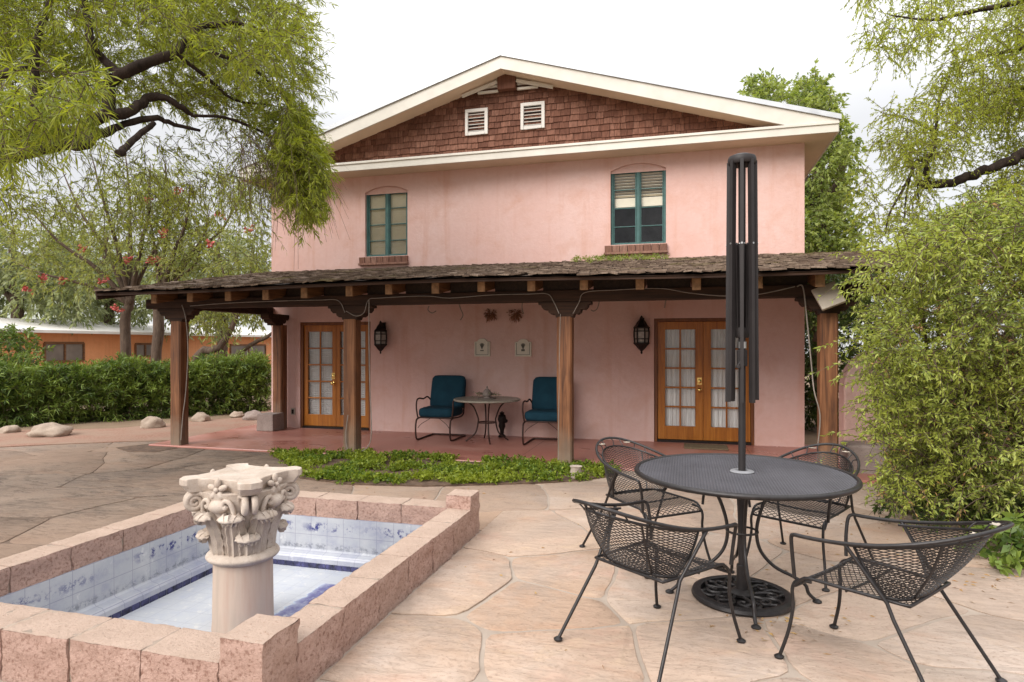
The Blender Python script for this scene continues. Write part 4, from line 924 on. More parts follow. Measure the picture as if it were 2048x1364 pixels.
def leaftip(b, ang, z_, out, hw):
    d = Vector((math.cos(ang), math.sin(ang), 0)); s2_ = Vector((-d.y, d.x, 0)); c = C0+d*(bellr(z_)+out)+Vector((0, 0, z_)); tmp = MB()
    tmp.sphere((0, 0, 0), 1, 20, 10, lambda q: 1+.07*math.cos(9*math.atan2(q.x, q.y+.3))+.1*noise.noise(q*3+Vector((ang, 0, 0))))
    b.add([c+s2_*v.x*hw+d*(v.y*.04-.02*abs(v.x))+Vector((0, 0, v.z*.021-.010*v.x*v.x+.006*math.cos(v.x*8)*(1-abs(v.z))-.10*max(0, v.y)*.15)) for v in tmp.v], tmp.f)
for k in range(4):
    b = MB(); acanthus(b, R(90*k+45), ZN+.025, ZN+hb*.30, .17, .05, .012); leaftip(b, R(90*k+45), ZN+hb*.32+.012, .066, .078); b.build('lower_leaf', M['carved'], col, smooth=50)
for k in range(8):
    b = MB(); acanthus(b, R(45*k+22.5), ZN+.03, ZN+hb*.62, .148, .05, .016); leaftip(b, R(45*k+22.5), ZN+hb*.645+.010, .062, .084); b.build('upper_leaf', M['carved'], col, smooth=50)
s_ = .288
def abacus(sc, dz0, dz1):
    pts = []; c_ = .075
    for k in range(4):
        a = R(90*k); Mr = Matrix.Rotation(a, 2)
        side = [(-s_-.012, -s_+.075), (-s_+.018, -s_+.018), (-s_+.075, -s_-.012), (-s_+.10, -s_-.005), (-.15, -s_+.045), (-.07, -s_+.062), (0, -s_+.066), (.07, -s_+.062), (.15, -s_+.045), (s_-.10, -s_-.005)]
        for x_, y_ in side: v = Mr @ Vector((x_*sc, y_*sc)); pts.append((CX+v.x, CY+v.y))
    return pts
b = MB(); lay_ = [(.90, ZAB), (.96, ZAB+.03), (1.0, ZAB+.045), (1.0, ZTOP-.004), (.985, ZTOP)]
P = [[(x_, y_, z_) for x_, y_ in abacus(sc, 0, 0)] for sc, z_ in lay_]; n = len(P[0])
vs = sum(P, []); fs = [(r_*n+k, r_*n+(k+1) % n, (r_+1)*n+(k+1) % n, (r_+1)*n+k) for r_ in range(len(P)-1) for k in range(n)]
vs2 = vs+[(CX, CY, ZTOP-.012), (CX, CY, ZAB)]; fs += [((len(P)-1)*n+k, (len(P)-1)*n+(k+1) % n, len(vs)) for k in range(n)]+[((k+1) % n, k, len(vs)+1) for k in range(n)]
b.add(vs2, fs); b.build('abacus', M['carved'], col, smooth=30)
for k in range(4):
    a = R(45+90*k); dirv = Vector((math.cos(a), math.sin(a), 0)); sdv = Vector((-math.sin(a), math.cos(a), 0))
    b = MB()
    for sgn in (-1, 1):   # a pair of scrolls under each corner
        spiral = []
        for q in range(30):
            t_ = q/29; th = t_*math.pi*3.6; rr_ = .056*(1-t_*.78)
            spiral.append((.292+rr_*math.cos(-th+math.pi*.55), ZAB-.072+rr_*math.sin(-th+math.pi*.55)))
        stem = [(.19, ZAB-.20), (.205, ZAB-.11), (.235, ZAB-.03), (.26, ZAB-.012)]
        path = [C0+dirv*r_+sdv*sgn*(.028+.03*(1-min(1, (r_-.19)/.14)) if i < 4 else .028)+Vector((0, 0, z_)) for i, (r_, z_) in enumerate(stem+spiral)]
        b.tube(path, [.016, .019, .021, .021]+[.021-.008*q/29 for q in range(30)], 8)
    b.build('volute', M['carved'], col, smooth=60)
    a2 = R(90*k); d2 = Vector((math.cos(a2), math.sin(a2), 0)); s2 = Vector((-math.sin(a2), math.cos(a2), 0)); b = MB(); c = C0+d2*.245+Vector((0, 0, ZAB+.022))
    for q in range(5):
        t_ = R(90+72*q); cc = c+(s2*math.cos(t_)+Vector((0, 0, math.sin(t_))))*.042; tmp = MB(); tmp.sphere((0, 0, 0), (.034, .018, .02), 10, 6)
        for vtx in range(len(tmp.v)):
            v = tmp.v[vtx]; tmp.v[vtx] = cc+(s2*math.cos(t_)+Vector((0, 0, math.sin(t_))))*v.x+d2*v.y+(s2*-math.sin(t_)+Vector((0, 0, math.cos(t_))))*v.z
        b.add(tmp.v, tmp.f)
    b.sphere(c+d2*.012, .017, 10, 6)
    for sgn in (-1, 1):    # inner scrolls and the swelling bowl below the flower
        path = [C0+d2*r_+s2*(sgn*x_)+Vector((0, 0, z_)) for r_, x_, z_ in [(.222, .10, ZAB-.20), (.235, .115, ZAB-.13), (.25, .10, ZAB-.06), (.256, .065, ZAB-.045), (.258, .05, ZAB-.075), (.256, .065, ZAB-.09), (.254, .078, ZAB-.075)]]
        b.tube(cr(path, 4), .015, 8)
    b.sphere(C0+d2*.212+Vector((0, 0, ZAB-.085)), (.078, .078, .05), 18, 10, lambda q: 1+.05*math.cos(8*math.atan2(q.y, q.x)))
    b.build('fleuron', M['carved'], col, smooth=60)

# ------------------------------------------------------------------ patio table, umbrella and chairs
TX, TY = .338, 4.13; ZTB = .768; RTb = .635
def latt(b, fn, nu, nv, w_, ok=None, th=.0012):
    """expanded metal: diamond lattice of thin flat strands on the surface fn"""
    vs = []; fs = []
    def P_(i, j): return Vector(fn(i/nu, j/nv))
    for i in range(nu):
        for j in range(nv+1):
            if (i+j) % 2: continue
            p = P_(i, j)
            for dj in (-1, 1):
                if not 0 <= j+dj <= nv: continue
                q = P_(i+1, j+dj)
                if ok and not (ok(p) and ok(q)): continue
                d = (q-p); eps = 1e-3; nn = (Vector(fn(min(1, i/nu+eps), j/nv))-Vector(fn(max(0, i/nu-eps), j/nv))).cross(Vector(fn(i/nu, min(1, j/nv+eps)))-Vector(fn(i/nu, max(0, j/nv-eps))))
                if nn.length < 1e-12: continue
                nn.normalize(); sdv_ = d.cross(nn).normalized()*w_/2; nn *= th
                o = len(vs); vs += [p-sdv_-nn, p+sdv_-nn, p+sdv_*.6+nn, p-sdv_*.6+nn, q-sdv_-nn, q+sdv_-nn, q+sdv_*.6+nn, q-sdv_*.6+nn]
                fs += [(o, o+1, o+5, o+4), (o+1, o+2, o+6, o+5), (o+2, o+3, o+7, o+6), (o+3, o, o+4, o+7)]
    b.add(vs, fs)
tb = thing('patio_table', 'round black mesh topped patio table on curved legs', 'table', (TX, TY, 0))
b = MB(); ok = lambda p: .04 < math.hypot(p.x-TX, p.y-TY) < RTb-.004
latt(b, lambda u, v: (TX-RTb+2*RTb*u, TY-RTb+2*RTb*v, ZTB), 76, 150, .0080, ok); b.build('mesh_top', M['tabletopmesh'], tb, weld=False)
b = MB(); b.tube([(TX+RTb*math.cos(2*math.pi*k/72), TY+RTb*math.sin(2*math.pi*k/72), ZTB-.006) for k in range(72)], .016, 10, True); b.build('rim', M['iron'], tb, smooth=60)
b = MB(); b.lathe([(.033, -.004), (.068, -.004), (.072, .002), (.066, .008), (.038, .011), (.033, .006), (.033, -.004)], 28, (TX, TY, ZTB+.004)); b.build('collar', M['collar'], tb, smooth=40)
b = MB()
for k in range(6):
    a = R(60*k+12); b.tube([(TX+.05*math.cos(a), TY+.05*math.sin(a), ZTB-.012), (TX+(RTb-.02)*math.cos(a), TY+(RTb-.02)*math.sin(a), ZTB-.012)], .007, 6)
b.tube([(TX+.36*math.cos(2*math.pi*k/40), TY+.36*math.sin(2*math.pi*k/40), ZTB-.013) for k in range(40)], .007, 6, True); b.build('under_frame', M['iron'], tb, smooth=60)
for a in (-85, 5, 95, 185):
    a = R(a); ca, sa = math.cos(a), math.sin(a)
    b = MB(); pts = [(.33, ZTB-.018), (.24, ZTB-.05), (.155, ZTB-.13), (.105, .52), (.085, .40), (.11, .29), (.19, .20), (.30, .145), (.365, .10), (.385, .05), (.43, .008)]
    b.tube(cr([(TX+ca*r_, TY+sa*r_, z_) for r_, z_ in pts], 5), .0105, 8); lg = b.build('leg', M['iron'], tb, smooth=60)
    b = MB(); b.lathe([(.026, .001), (.027, .008), (.014, .018), (.001, .022)], 12, (TX+ca*.432, TY+sa*.432, 0)); b.build('foot', M['iron'], lg, smooth=50)
b = MB(); b.tube([(TX+.092*math.cos(2*math.pi*k/24), TY+.092*math.sin(2*math.pi*k/24), .41) for k in range(24)], .007, 6, True); b.build('leg_ring', M['iron'], tb, smooth=60)
# umbrella stand
ub = thing('umbrella_stand', 'round black cast iron umbrella stand with scrolls under the table', 'umbrella stand', (TX, TY, 0)); RB = .30
b = MB(); b.lathe([(RB-.055, .004), (RB-.004, .004), (RB, .012), (RB-.006, .030), (RB-.03, .040), (RB-.055, .034), (RB-.055, .004)], 48, (TX, TY, 0)); b.build('rim', M['iron'], ub, smooth=40)
b = MB(); b.lathe([(.07, .02), (.075, .035), (.055, .05), (.034, .055), (.032, .20), (.027, .205), (.026, .02)], 24, (TX, TY, 0)); b.build('socket', M['iron'], ub, smooth=40)
b = MB()
for k in range(8):
    a0_ = 45*k
    def pl(r_, da, z_=.026): return (TX+r_*math.cos(R(a0_+da)), TY+r_*math.sin(R(a0_+da)), z_)
    b.tube(cr([pl(.06, 0), pl(.12, 14), pl(.18, 10), pl(.205, -2), pl(.18, -11), pl(.15, -6), pl(.155, 3)], 5), .011, 6)
    b.tube(cr([pl(.12, 14), pl(.17, 26), pl(.215, 24), pl(.25, 12)], 5), .010, 6)
    b.tube(cr([pl(.205, -2), pl(.235, 6), pl(.255, 0)], 4), .009, 6)
b.build('scrollwork', M['iron'], ub, smooth=60)
# closed umbrella frame
um = thing('umbrella', 'closed black patio umbrella frame with bare ribs and no fabric', 'umbrella', (TX, TY, 0))
dT = Vector((TX, TY, 0)).dot(FW)
def zt_(v): return H-(v-HZ)*dT/F
b = MB(); b.tube([(TX, TY, .03), (TX, TY, zt_(320))], .0215, 16); b.build('pole', M['bronze'], um, smooth=50)
b = MB(); b.lathe([(.02, -.055), (.078, -.055), (.084, -.045), (.084, -.022), (.078, -.006), (.05, .006), (.001, .011)], 28, (TX, TY, zt_(312))); b.build('cap', M['bronze'], um, smooth=40)
zt0, zt1, zj = zt_(324), zt_(801), zt_(489)
zrun = zt_(661)
for k in range(8):
    a = R(45*k-4.7); er = Vector((math.cos(a), math.sin(a), 0)); es = Vector((-math.sin(a), math.cos(a), 0))
    q0 = Vector((TX, TY, zt0))+er*.072; q1 = Vector((TX, TY, zt1+random.uniform(-.01, .01)))+er*.082
    b = MB(); b.beam(q0, q1, .021, .032, er); rb = b.build('rib', M['bronze'], um, bevel=.0015)
    jp = q0.lerp(q1, (zt0-zj)/(zt0-zt1))
    b = MB(); b.beam(jp-er*.022-es*.011, Vector((TX, TY, zrun))+er*.034-es*.006, .010, .016, er); b.beam(jp-er*.022+es*.011, Vector((TX, TY, zrun))+er*.034+es*.006, .010, .016, er); b.build('strut', M['bronze'], rb)
    b = MB(); b.tube([jp-es*.016-er*.02, jp+es*.016-er*.02], .006, 8); b.tube([jp+er*.008, jp+er*.018], .006, 8); b.build('rivet', M['steel'], rb, smooth=40)
b = MB(); b.lathe([(.022, -.045), (.036, -.045), (.044, -.02), (.044, .012), (.036, .02), (.022, .03)], 20, (TX, TY, zrun)); b.build('runner', M['bronze'], um, smooth=40)
b = MB(); zcr = zt_(716); c = Vector((TX, TY, zcr)); b.box(c, (.058, .07, .10)); b.tube([c+Vector((0, -.03, 0)), c+Vector((.0, -.065, 0)), c+Vector((-.03, -.07, -.05))], .008, 8); b.tube([c+Vector((-.03, -.07, -.05)), c+Vector((-.03, -.11, -.05))], .012, 8)
b.build('crank', M['bronze'], um, bevel=.004)
b = MB(); b.lathe([(.0225, -.02), (.027, -.02), (.027, .02), (.0225, .02)], 16, (TX, TY, zt_(690))); b.build('pole_joint', M['steel'], um)
# chairs
def Uhoop(w_, y0_, yb_, z0_, zb_, n=40, straight=.25):
    out = []
    for k in range(n+1):
        t_ = k/n
        if t_ < straight: x_, y_ = w_, y0_+(-.05-y0_)*t_/straight
        elif t_ > 1-straight: x_, y_ = -w_, y0_+(-.05-y0_)*(1-t_)/straight
        else: a = (t_-straight)/(1-2*straight)*math.pi; x_, y_ = w_*math.cos(a), -.05+(yb_+.05)*math.sin(a)
        f = (y0_-y_)/(y0_-yb_); out.append(Vector((x_, y_, z0_+(zb_-z0_)*f*f)))
    return out
ch = thing('mesh_chair', '', 'chair', (0, 0, 0), 'black wrought iron mesh chairs round the patio table')
ZSe = .425
def seatfn(u, v):
    x_ = (u-.5)*2; y_ = -.23+.52*v; roll = max(0, (v-.82)/.18); hw = .245*(1-.10*(1-v)**2)
    dip = -.012*(1-x_*x_)*(1-abs(2*v-1)**3)
    return Vector((x_*hw, y_-.02*roll*roll, ZSe+dip-.055*roll**2))
b = MB(); latt(b, seatfn, 22, 40, .0042); b.build('seat', M['iron'], ch, weld=False)
edge = [seatfn(k/12, 0) for k in range(13)]+[seatfn(1, k/16) for k in range(1, 17)]+[seatfn(1-k/12, 1) for k in range(1, 13)]+[seatfn(0, 1-k/16) for k in range(1, 16)]
b = MB(); b.tube(edge, .008, 8, True); b.tube([seatfn(0, .5)-Vector((0, 0, .01)), seatfn(.5, .5)-Vector((0, 0, .006)), seatfn(1, .5)-Vector((0, 0, .01))], .006, 6); b.build('seat_frame', M['iron'], ch, smooth=60)
HO = Uhoop(.30, .245, -.52, .635, .80); HI = Uhoop(.265, .245, -.455, .625, .745)
def at_path(P_, t_):
    x_ = t_*(len(P_)-1); k = min(int(x_), len(P_)-2); return P_[k].lerp(P_[k+1], x_-k)
def bot(t_):
    a = t_*math.pi; return Vector((.225*math.cos(a)*(1 if abs(math.cos(a)) < .9 else 1), -.13-.10*math.sin(a)**.6, ZSe+.012))
def backfn(u, v):
    p = bot(u); q = at_path(HI, .22+.56*u); bulge = math.sin(v*math.pi)*.018; m_ = p.lerp(q, v); o = Vector((m_.x, m_.y+.05, 0)); o = o.normalized() if o.length > 1e-4 else o; return m_+o*bulge
b = MB(); latt(b, backfn, 44, 38, .0042); b.build('backrest', M['iron'], ch, weld=False)
b = MB(); b.tube([backfn(0, k/8) for k in range(9)], .0065, 6); b.tube([backfn(1, k/8) for k in range(9)], .0065, 6); b.tube([backfn(k/30, 0) for k in range(31)], .006, 6); b.tube([at_path(HI, .2+.6*k/40) for k in range(41)], .007, 6)
for u in (.28, .72): b.tube([backfn(u, k/8) for k in range(9)], .0055, 6)
b.build('back_frame', M['iron'], ch, smooth=60)
b = MB(); front = lambda s_: [Vector((s_*.262, .265, ZSe-.01)), Vector((s_*.272, .27, .52)), Vector((s_*.287, .268, .605)), Vector((s_*.297, .258, .632))]
b.tube(cr(front(1), 4)[:-1]+HO+list(reversed(cr(front(-1), 4)[:-1])), .0095, 8); hb_ = b
for k in range(7):   # vine and leaves between the two rails at the crest
    t_ = .36+.28*k/6; p, q = at_path(HI, t_), at_path(HO, t_); hb_.tube(cr([p, p.lerp(q, .5)+Vector((.012*(-1)**k, 0, .012)), q], 4), .004, 6)
hb_.build('arm_hoop', M['iron'], ch, smooth=60)
for t_ in (.43, .57):
    b = MB(); c = at_path(HI, t_).lerp(at_path(HO, t_), .5)+Vector((0, 0, .008))
    for q in range(6):
        a = 2*math.pi*q/6; tip = Vector((math.cos(a)*.036, math.sin(a)*.03, .006)); s1 = Vector((-math.sin(a), math.cos(a), 0))*.011
        b.add([c, c+tip*.55+s1, c+tip, c+tip*.55-s1, c-Vector((0, 0, .004))], [(0, 1, 2, 3), (4, 3, 2, 1)])
    b.build('crest_flower', M['fixture'], ch)
for s_ in (-1, 1):
    b = MB(); b.tube(cr([(s_*.225, .20, ZSe-.022), (s_*.235, .262, ZSe-.03), (s_*.24, .288, ZSe-.075), (s_*.24, .285, .26), (s_*.255, .30, .14), (s_*.275, .335, .01)], 5), .009, 8)
    lg = b.build('leg', M['iron'], ch, smooth=60); b = MB(); b.lathe([(.022, 0), (.024, .008), (.012, .016), (.001, .02)], 12, (s_*.276, .337, .001)); b.build('foot', M['iron'], lg, smooth=50)
    h_ = at_path(HO, .20 if s_ > 0 else .80); b = MB(); b.tube([h_, (s_*.262, -.155, ZSe), (s_*.268, -.185, .36), (s_*.325, -.40, .01)], .009, 8); lg = b.build('leg', M['iron'], ch, smooth=60)
    b = MB(); b.lathe([(.022, 0), (.024, .008), (.012, .016), (.001, .02)], 12, (s_*.326, -.402, .001)); b.build('foot', M['iron'], lg, smooth=50)
def face(fx, fy): return math.atan2(fy, fx)-math.pi/2
ch['label'] = 'black mesh chair with its back to the viewer, nearest the fountain'
ch.location = (-.14, 3.40, .002); ch.rotation_euler = (0, 0, face(.60, .80))
dup(ch, (.885, 3.39, .002), face(-.79, .61), 'black mesh chair seen side on in front of the low green plants')
dup(ch, (-.25, 4.74, .002), face(.62, -.72), 'black mesh chair behind the table toward the ground cover bed')
dup(ch, (.80, 4.80, .002), face(-.50, -.80), 'black mesh chair behind the table by the porch post and bush')

# ------------------------------------------------------------------ rocks
def rock(c, sz, label, seed, rz=0, mat='boulder'):
    b = MB(); b.sphere((0, 0, 0), 1, 26, 16, lambda d: 1+.26*noise.noise(d*1.5+Vector((seed, 0, 0)))+.11*noise.noise(d*3.6+Vector((0, seed, 0)))+.035*noise.noise(d*11+Vector((0, 0, seed))))
    Mr = Matrix.Rotation(rz, 3, 'Z'); b.v = [Mr @ Vector((v.x*sz[0], v.y*sz[1], v.z*sz[2]))+Vector(c)+Vector((0, 0, sz[2]*.5)) for v in b.v]
    tag(b.build('boulder', M[mat], smooth=60, org=c), label, 'boulder', 'boulders along the hedge')
rock(G(98, 872), (.36, .25, .14), 'large flat pale boulder beside the brick path', 1)
rock(G(305, 856), (.21, .15, .14), 'slanting pointed grey boulder under the hedge', 6, .5)
rock(G(402, 843), (.17, .17, .12), 'small rounded pink boulder beside the first post', 9)
rock(G(474, 834), (.15, .14, .08), 'smallest low pink stone at the hedge foot near the house', 12)
rock(G(506, 840), (.2, .18, .13), 'rough grey stone against the square stone block', 15, mat='greystone')
rock(G(20, 866), (.15, .15, .09), 'small low boulder at the frame edge under the hedge', 18)
b = MB(); p = G(1152, 958); b.lathe([(.06, 0), (.075, .05), (.06, .13), (.075, .15), (.001, .15)], 14, p); tag(b.build('clay_pot', M['carved'], smooth=50, org=p), 'small pale stone urn standing in the ground cover by the third post', 'urn')

# ------------------------------------------------------------------ background buildings and garden wall
nb = thing('neighbor_house', 'low orange stucco building with white sloping roof behind the hedge', 'building', tuple(Q(60, 690, 22).xy)+(0,))
A, B_ = Q(-420, 690, 19), Q(600, 690, 46); dv = (B_-A); dv.z = 0; dv.normalize(); pv = Vector((-dv.y, dv.x, 0)); pv = pv if pv.dot(FW) > 0 else -pv
A.z = B_.z = 0; ez = 2.18
b = MB(); b.add([A, B_, B_+Vector((0, 0, ez)), A+Vector((0, 0, ez)), A+pv*8, B_+pv*8, B_+pv*8+Vector((0, 0, ez)), A+pv*8+Vector((0, 0, ez))], [(0, 1, 2, 3), (4, 5, 6, 7), (0, 3, 7, 4), (1, 2, 6, 5)]); b.build('wall', M['orange_stucco'], nb)
b = MB(); o = -pv*.55; Zv = Vector((0, 0, 1)); s0 = A+o+Zv*ez; s1 = B_+o+Zv*ez; t0_, t1_ = A+pv*4+Zv*(ez+.62), B_+pv*4+Zv*(ez+.62); u0_, u1_ = A+pv*8.5+Zv*ez, B_+pv*8.5+Zv*ez
b.add([s0, s1, t1_, t0_, u0_, u1_, s0-Zv*.12, s1-Zv*.12, u0_-Zv*.12, u1_-Zv*.12], [(0, 1, 2, 3), (3, 2, 5, 4), (6, 7, 1, 0), (6, 8, 9, 7), (0, 3, 4, 8, 6)]); b.build('roof', M['white'], nb)
def nwin(u0, u1, v0, v1):
    def hit(u):
        d = ray(u, 690); n_ = pv; k = (A-Vector((0, 0, 0))).dot(n_)/Vector((d.x, d.y, 0)).dot(n_); return d*k, k
    (p, k0), (q, k1) = hit(u0), hit(u1); um = (k0+k1)/2; z0_, z1_ = H-(v1-HZ)*um/F, H-(v0-HZ)*um/F; of = -pv*.03
    b = MB(); p.z = q.z = 0
    b.beam(p+of+Zv*z1_, q+of+Zv*z1_, .08, .1); b.beam(p+of+Zv*z0_, q+of+Zv*z0_, .08, .08)
    for s_ in (0, .5, 1): x_ = p.lerp(q, s_); b.beam(x_+of+Zv*z0_, x_+of+Zv*z1_, .08, .08, (dv.x, dv.y, 0))
    w_ = b.build('window', M['rafter'], nb); b = MB(); b.add([p-pv*.02+Zv*z0_, q-pv*.02+Zv*z0_, q-pv*.02+Zv*z1_, p-pv*.02+Zv*z1_], [(0, 1, 2, 3)]); b.build('pane', M['nwin'], w_)
nwin(88, 166, 686, 722); nwin(270, 308, 688, 712); nwin(460, 530, 690, 712)
fh = thing('far_building', 'pale green building rising behind the white roof', 'building', tuple(Q(120, 690, 52).xy)+(0,))
b = MB(); c = Q(95, 690, 52); b.box((c.x, c.y, 2.9), (6.4, 6, 5.8), rz=YAW); b.build('wall', M['palegreen'], fh)
b = MB(); b.box((c.x, c.y, 5.9), (6.9, 6.5, .2), rz=YAW); b.build('roof', M['white'], fh)
gw = thing('garden_wall', 'rounded pink adobe garden wall half hidden by the bush', 'wall', (2.6, 8.6, 0))
YG = 8.75; xg = WX(1688, YG); zg = WZ(1720, 690, YG)
b = MB(); poly = [(xg, -.05), (xg, zg-.55)]+[(xg+.45-.45*math.cos(R(90*k/8)), zg-.55+.5*math.sin(R(90*k/8))) for k in range(1, 9)]+[(6.5, zg+.0), (6.5, -.05)]
b.pxz(poly, YG, YG+.3); b.build('wall', M['stucco'], gw, bevel=.02)
b = MB(); b.bb((xg-.05, YG-.42, -.05), (xg+1.6, YG-.003, .36)); b.build('ledge', M['greystone'], gw, bevel=.03)
rw = thing('side_wall', 'low earthen wall behind the big leafy bush', 'wall', (3.6, 4.6, 0))
b = MB(); b.bb((3.35, 4.2, -.05), (3.65, 8.3, 1.0)); b.build('wall', M['stucco'], rw, bevel=.02)

# ------------------------------------------------------------------ vegetation
def rnd(n, rng, up=0., out=1.): v = rng.normal(size=(n, 3))*out; v[:, 2] += up; return v
# big willow-leaved tree, trunk out of frame on the left
tr = thing('willow_leaf_tree', 'spreading willow-leaved tree with dark limbs overhanging from the left', 'tree', tuple(Q(-330, 690, 6).xy)+(0,))
D = 6.0; q = lambda L, d=D: [Q(u, v, d+dd) for u, v, dd in L]
base = Q(-330, 690, 6); base.z = -.05
limbs(tr, [([base, Q(-320, 700, 6), Q(-300, 520, 6), Q(-210, 370, 6), Q(-90, 310, 6), Q(0, 285, 6)], [.24, .2, .18, .16, .13, .105]),
    (q([(0, 285, 0), (79, 263, 0), (113, 267, 0), (144, 273, 0), (185, 239, .1), (222, 229, .1), (263, 222, .2), (297, 195, .3), (328, 195, .3), (362, 215, .4), (386, 232, .5)]), [.105, .10, .085, .075, .065, .055, .048, .042, .036, .03, .02]),
    (q([(-60, 330, 0), (0, 318, -.3), (45, 307, -.4), (110, 292, -.3), (164, 290, -.2), (191, 273, 0), (239, 253, .2), (308, 236, .3), (338, 246, .4), (400, 262, .6)]), [.08, .07, .06, .055, .05, .045, .035, .03, .025, .014]),
    (q([(65, 262, 0), (75, 190, .2), (70, 100, .3), (95, 20, .4), (110, -80, .5)]), [.055, .05, .04, .03, .02]),
    (q([(219, 229, .1), (219, 164, .1), (239, 150, .1), (308, 120, .2), (349, 106, .2), (373, 82, .3), (393, 61, .3), (414, 51, .4), (478, 46, .6), (533, 65, .8)]), [.055, .055, .055, .05, .045, .042, .038, .03, .022, .012]),
    (q([(239, 150, .1), (208, 120, .1), (185, 92, 0), (174, 34, 0), (166, -20, 0), (180, -120, .2)]), [.045, .04, .035, .03, .025, .02]),
    (q([(373, 89, .3), (427, 106, .5), (496, 133, .7), (533, 160, .9), (600, 230, 1.1)]), [.025, .022, .018, .014, .008]),
    (q([(236, 307, -.2), (267, 280, 0), (308, 246, .2)]), [.035, .032, .025]),
    (q([(386, 232, .5), (450, 235, .6), (520, 262, .8), (585, 300, 1.0), (620, 360, 1.1)]), [.018, .016, .013, .01, .006]),
    (q([(349, 106, .2), (420, 160, .5), (470, 200, .7), (540, 210, .9)]), [.022, .018, .014, .008]),
    (q([(-90, 310, 0), (-60, 200, -.6), (0, 150, -1.2), (60, 130, -1.6)]), [.05, .04, .03, .012]),
    (q([(-210, 370, 0), (-250, 150, 0), (-300, -100, .3), (-260, -300, .5)]), [.13, .11, .08, .05])], M['bark'])
rng = np.random.default_rng(21)
def wil(poly, d0, d1, n, L, nl, ll, lw, droop, **k):
    st = volume(poly, d0, d1, n, rng, k.get('scale'), k.get('thr', -1), k.get('seed', 0)); dr = rnd(n, rng, k.get('up', -.2), .8)+np.array(RT)*k.get('out', .5)
    return foliage(st, dr, L, nl, ll, lw, droop, .75, rng, .18)
parts = [wil([(-250, -200), (560, -200), (600, 20), (625, 130), (590, 200), (610, 260), (520, 260), (400, 215), (250, 200), (120, 215), (0, 240), (-250, 300)], 6.5, 8.6, 5700, .34, 26, .075, .0105, .12, scale=1.5, thr=-.26, seed=3),
         wil([(-250, -200), (560, -200), (600, 20), (600, 130), (480, 120), (300, 60), (200, 40), (0, 120), (-250, 200)], 5.2, 6.2, 700, .34, 22, .078, .010, .14, scale=1.5, thr=-.05, seed=13),
         wil([(560, 205), (610, 240), (632, 320), (628, 400), (600, 430), (575, 380), (545, 290)], 6.3, 7.3, 800, .26, 28, .075, .0115, .45, up=-.4),
         wil([(-100, 290), (120, 280), (300, 260), (520, 270), (560, 400), (520, 445), (380, 400), (300, 450), (170, 420), (0, 440), (-100, 420)], 6.2, 7.8, 420, .36, 13, .066, .011, .5, up=-.6, scale=2.2, thr=.10, seed=9),
         wil([(0, 140), (120, 130), (190, 170), (200, 240), (120, 255), (0, 330), (-80, 300)], 3.7, 4.4, 190, .22, 18, .09, .0095, .4, out=.1),
         wil([(440, 250), (600, 260), (620, 330), (500, 330)], 6.2, 7.4, 260, .5, 4, .06, .006, .8, up=-.8)]
P = []; Fq = []; C_ = []; A_ = []; B2 = []; o_ = 0
for p_, f_, c_, a_, b_ in parts: P.append(p_); Fq.append(f_+o_); o_ += len(p_); C_.append(c_); A_.append(a_); B2.append(b_)
npmesh('crown', np.concatenate(P), np.concatenate(Fq), M['l_willow'], tr)
V, T = twigmesh(np.concatenate(C_), np.concatenate(A_), np.concatenate(B2), .0035, .0014); npmesh('twigs', V, T, M['twig'], tr)

# hedge
hd = thing('hedge', 'long dense dark green oleander hedge behind the boulders', 'hedge', tuple(G(250, 850).xy)+(0,))
rng = np.random.default_rng(5); n = 6400
hA, hB = Vector((-13.6, 7.2, 0)), Vector((-8.6, 13.2, 0))
gA = G(-140, 862); gB = G(545, 822)
s_ = rng.uniform(0, 1, n); hx = gA.x+(gB.x-gA.x)*s_; hy = gA.y+(gB.y-gA.y)*s_; ddv = np.array((gB-gA).normalized()); pvv = np.array([-ddv[1], ddv[0], 0]); 
if pvv[1] < 0: pvv = -pvv
top = 1.08+.2*s_+.25*np.array([noise.noise(Vector((x_*1.3, y_*1.3, 0)))+.9*noise.noise(Vector((x_*3.6, y_*3.6, 2))) for x_, y_ in zip(hx, hy)]); h_ = rng.uniform(0, 1, n)**.9; dep = rng.uniform(0, 1.1, n)
st = np.stack([hx, hy, h_*(top-.12)], 1)+pvv*(dep[:, None]+.02+.10*np.abs(h_-.5)[:, None]*2)
dr = rnd(n, rng, .9, .6)-pvv*.45; dr[:, 2] -= 1.1*(h_ < .22)
plant(hd, M['l_hedge'], st, dr, .24, 14, .125, .021, .15, .75, rng, M['bark2'], .005, 'foliage', fall=.0)
# trunks inside the hedge: rough stems
b = MB()
for k in range(26):
    b = MB(); p = gA.lerp(gB, random.random())+Vector(pvv)*random.uniform(.4, .9); p.z = -.03; b.tube([p, p+Vector((random.uniform(-.15, .15), random.uniform(-.15, .15), .6)), p+Vector((random.uniform(-.3, .3), random.uniform(-.3, .3), 1.1))], [.03, .022, .01], 6); b.build('stem', M['bark2'], hd, smooth=60)

def tree(name, label, lines, bark_, cat='tree', base=None, group=None):
    t_ = thing(name, label, cat, tuple(base.xy)+(0,), group); limbs(t_, lines, bark_); return t_
